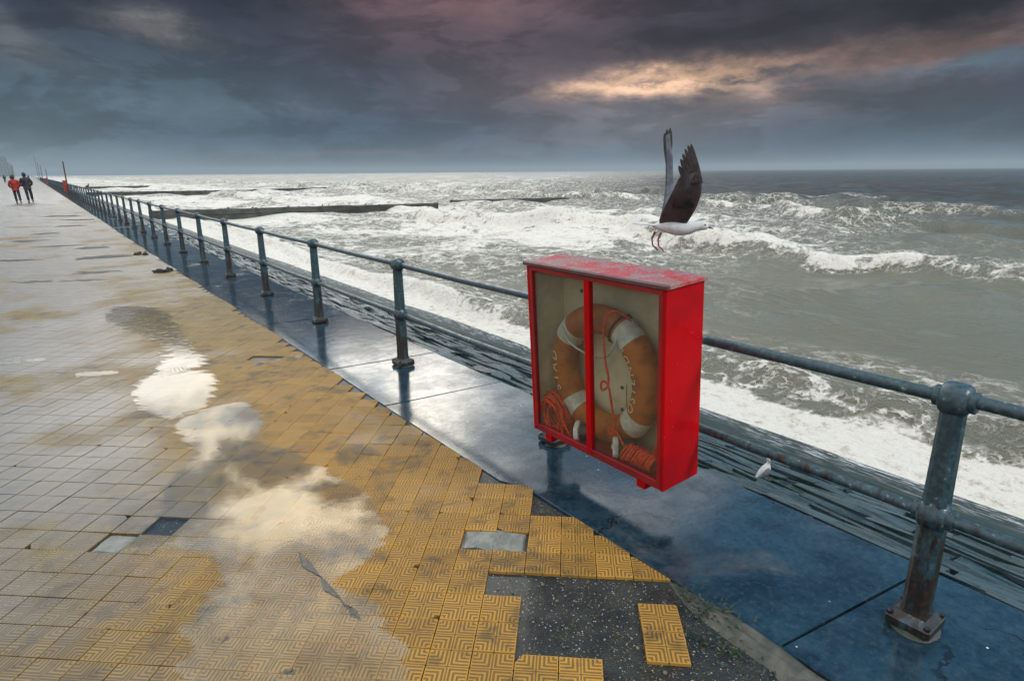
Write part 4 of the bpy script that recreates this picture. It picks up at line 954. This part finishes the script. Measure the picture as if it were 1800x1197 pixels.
def person(loc, yaw, hgt, jmat, label, lean=0.0, stride=.16, phase=1, group=None, hood=False):
    rt = empty('person', loc, (0, lean, yaw)); s = hgt/1.75; rt.scale = (s, s, s); tag(rt, label, 'person', group)
    st = stride*phase       # y is the walking direction
    hipL, hipR = (-.09, 0, .92), (.09, 0, .92); kL, kR = (-.10, st*.75, .50), (.10, -st*.35, .50); aL, aR = (-.10, st, .09), (.10, -st*1.15, .12)
    fL, fR = (-.105, st+.14, .035), (.105, -st*1.15+.13, .045)
    V_ = [(0, 0, .95), (0, 0, 1.15), (0, .01, 1.38), (0, .02, 1.50), (0, .04, 1.60), (0, .035, 1.70), (-.17, .0, 1.40), (-.24, -st*.2, 1.14), (-.19, .12, .98), (-.16, .20, .97), (.17, 0, 1.40), (.24, st*.2, 1.14), (.19, .12, .98), (.16, .20, .97), hipL, kL, aL, fL, hipR, kR, aR, fR]
    E_ = [(0, 1), (1, 2), (2, 3), (3, 4), (4, 5), (2, 6), (6, 7), (7, 8), (8, 9), (2, 10), (10, 11), (11, 12), (12, 13), (0, 14), (14, 15), (15, 16), (16, 17), (0, 18), (18, 19), (19, 20), (20, 21)]
    R_ = [.12, .11, .12, .055, .085, .075, .055, .045, .035, .035, .055, .045, .035, .035, .08, .055, .04, .035, .08, .055, .04, .035]
    skin_mesh('body', V_, E_, R_, M_SKIN, rt)
    skin_mesh('jacket', [(0, 0, .84), (0, -.005, 1.0), (0, -.01, 1.22), (0, .0, 1.40), (0, .015, 1.50), (-.19, .0, 1.39), (-.285, -st*.2, 1.15), (-.21, .13, 1.0), (.19, 0, 1.39), (.285, st*.2, 1.15), (.21, .13, 1.0)],
              [(0, 1), (1, 2), (2, 3), (3, 4), (3, 5), (5, 6), (6, 7), (3, 8), (8, 9), (9, 10)], [(.195, .15), (.20, .155), (.20, .155), (.165, .13), (.075, .075), .085, .075, .06, .085, .075, .06], jmat, rt, 1)
    skin_mesh('trousers', [(0, 0, .95), hipL, kL, (aL[0], aL[1], .12), hipR, kR, (aR[0], aR[1], .15)], [(0, 1), (1, 2), (2, 3), (0, 4), (4, 5), (5, 6)], [.14, .105, .080, .066, .105, .080, .066], M_TROU, rt)
    for a, f_ in ((aL, fL), (aR, fR)):
        MB().loft([[Vector((f_[0]+x_*wd, yy, z_)) for x_, z_ in ((-1, .0), (1, .0), (.8, hh), (-.8, hh))] for yy, wd, hh in ((a[1]-.09, .035, .09), (a[1]+.02, .045, .10), (f_[1]+.02, .048, .06), (f_[1]+.07, .03, .035))]).build('shoe', M_SHOE, rt, 60, (0, 0, a[2]-.09))
    body_loft([(-.115, 1.60, .02, .02), (-.09, 1.63, .075, .09), (-.02, 1.665, .095, .108), (.04, 1.70, .085, .075), (.075, 1.71, .04, .03)], 12)
    hm = MB(); hm.loft([[Vector((rr_*math.cos(2*math.pi*t/14), .02+yo+rr_*1.12*math.sin(2*math.pi*t/14), z_)) for t in range(14)] for z_, rr_, yo in ((1.53, .07, -.035), (1.58, .092, -.03), (1.64, .103, -.02), (1.70, .100, -.005), (1.745, .080, .01), (1.775, .045, .015), (1.785, .005, .015))])
    hm.build('hood' if hood else 'hair', M_HAIR, rt, 180)
    return rt
AY = .02   # walking away along the promenade
person((-.86, 48.9, 0), AY, 1.66, M_JRED, 'person in a puffy red jacket walking away beside a companion in navy', -.05, .10, 1, 'couple walking along the promenade')
person((-.27, 49.3, 0), AY, 1.80, M_JDARK, 'person in a dark navy jacket walking away beside the red jacket', -.06, .16, -1, 'couple walking along the promenade')
person((-4.98, 186, 0), AY, 1.75, M_JDARK, 'distant walker in dark clothes at the far left edge', -.02, .12, 1, 'far walkers')
person((-3.75, 184, 0), AY, 1.68, M_TROU and M_JDARK, 'distant walker in dark clothes just right of another far walker', -.02, .12, -1, 'far walkers')
person((-1.0, 300, 0), AY, 1.75, M_JDARK, 'tiny walker far down the promenade near the railing', 0, .1, 1, 'far walkers')

# ------------------------------------------------------------------ far cabinets, poles, litter
M_ORANGE = simple('orange_red_paint', (.36, .035, .010), (.28, .024, .008), .45, 4)
def dup_cab(y_, label):
    rt = cabinet(False, (2.20, y_, .216), .02, label, 'small orange cabinets far along the railing')
    for c_ in rt.children:
        if c_.name.startswith('side_panel') or c_.name.startswith('back'): c_.data.materials[0] = M_ORANGE
    MB().box((0, -.11, .48), (.88, .01, .90)).build('front_panel', M_ORANGE, rt)
M_POLE = simple('dark_red_pole', (.070, .022, .016), None, .6)
for q, (y_, hp, cl, pl) in enumerate(((67.6, 2.75, 'orange cabinet on the railing at the foot of the nearest dark pole', 'nearest tall dark red pole rising from the railing'), (152, 2.75, 'orange speck of a cabinet far along the railing', 'faint second pole far along the railing'))):
    dup_cab(y_, cl)
    o = empty('pole', (RX, y_+.9, 0)); tag(o, pl, 'pole', 'poles along the railing'); MB().tube([(0, 0, 0), (0, 0, hp)], [.06, .045], 8).build('shaft', M_POLE, o, 60)
    MB().lathe([(.048, hp), (.055, hp+.02), (.02, hp+.05)], 8).build('cap', M_POLE, o); MB().box((0, 0, .02), (.2, .2, .04), .005).build('foot', M_POLE, o)
for y_, hp, lb in ((205, 4.2, 'thin far pole just left of the second orange cabinet'), (260, 5.5, 'faint thin pole near the end of the railing'), (330, 9.0, 'faint tall mast beyond the end of the railing')):
    o = empty('pole', (RX-.2, y_, 0)); tag(o, lb, 'pole', 'poles along the railing'); MB().tube([(0, 0, 0), (0, 0, hp)], [.08, .05], 8).build('shaft', M_POLE, o, 60)
M_LITTER = simple('dark_weed', (.012, .012, .010), (.03, .025, .015), .6, 30)
def clump(x_, y_, lx, ly, rz, label):
    o = empty('seaweed_clump', (x_, y_, 0), (0, 0, rz)); tag(o, label, 'seaweed', 'scraps of dark weed dropped on the paving'); bm = bmesh.new(); bmesh.ops.create_icosphere(bm, subdivisions=3, radius=1)
    for v in bm.verts:
        q = 1+.9*mnoise.fractal(v.co*1.6+Vector((x_, y_, 0)), 1.0, 2.0, 4); v.co = Vector((v.co.x*lx*q, v.co.y*ly*q, max(.0, v.co.z*.035*q+.012)))
    me_ = bpy.data.meshes.new('fronds'); bm.to_mesh(me_); bm.free(); link('fronds', smooth(me_), M_LITTER, o)
clump(1.545, 15.37, .075, .05, .3, 'left of the two far scraps of dark weed by the kerb'); clump(1.67, 15.26, .055, .04, 1.0, 'right of the two far scraps of dark weed by the kerb')
clump(1.53, 12.27, .12, .03, -.5, 'long thin scrap of dark weed lying on the paving'); clump(1.68, 12.4, .05, .06, .2, 'round scrap of dark weed beside the long thin one')

# ------------------------------------------------------------------ far seafront
M_FARB = [simple('pale_render', (.20, .22, .24), (.16, .18, .20), .8, .3), simple('grey_render', (.15, .17, .19), (.12, .14, .16), .8, .3), simple('buff_brick', (.19, .18, .17), (.15, .145, .14), .8, .3)]
M_WIN = simple('dark_glass', (.05, .06, .07), None, .2)
br = random.Random(12); yb = 1350
for k in range(12):
    wd = br.uniform(20, 46); hgt = br.uniform(14, 26)*(1+.35*(k in (1, 5))); x0 = -24-br.uniform(0, 16)-k*2.5; dp = 16
    o = empty('seafront_building', (x0, yb, 0)); tag(o, 'pale seafront apartment block fading into the haze at the left edge', 'building', 'far seafront buildings')
    MB().box((0, 0, hgt/2), (dp, wd, hgt)).build('wall', M_FARB[k % 3], o); fl = int(hgt/3)
    wn = MB()
    for f_ in range(fl):
        for q in range(int(wd/4)):
            wn.box((dp/2+.02, -wd/2+2.2+q*4, f_*3+1.8), (.08, 2.0, 1.5)); 
        for q in range(4): wn.box((-6+q*4, -wd/2-.02, f_*3+1.8), (2.0, .08, 1.5))
    tag(wn.build('window', M_WIN, o), kind='stuff')
    MB().box((br.uniform(-3, 3), br.uniform(-5, 5), hgt+1.2), (7, 9, 2.4)).build('roof', M_FARB[(k+1) % 3], o)
    yb += wd+br.uniform(2, 14)

# ------------------------------------------------------------------ sea haze
HM, ht = newmat('sea_haze')
pvn = ht.n('ShaderNodeVolumePrincipled'); pvn.inputs['Color'].default_value = (.54, .63, .68, 1); pvn.inputs['Density'].default_value = .0004; pvn.inputs['Anisotropy'].default_value = 0.0
ht.t.links.new(pvn.outputs[0], ht.n('ShaderNodeOutputMaterial').inputs['Volume'])
HM.cycles.homogeneous_volume = True if hasattr(HM.cycles, 'homogeneous_volume') else None
tag(MB().box((2600, 2200, 16.5), (5600, 6700, 45)).build('haze', HM), kind='stuff')
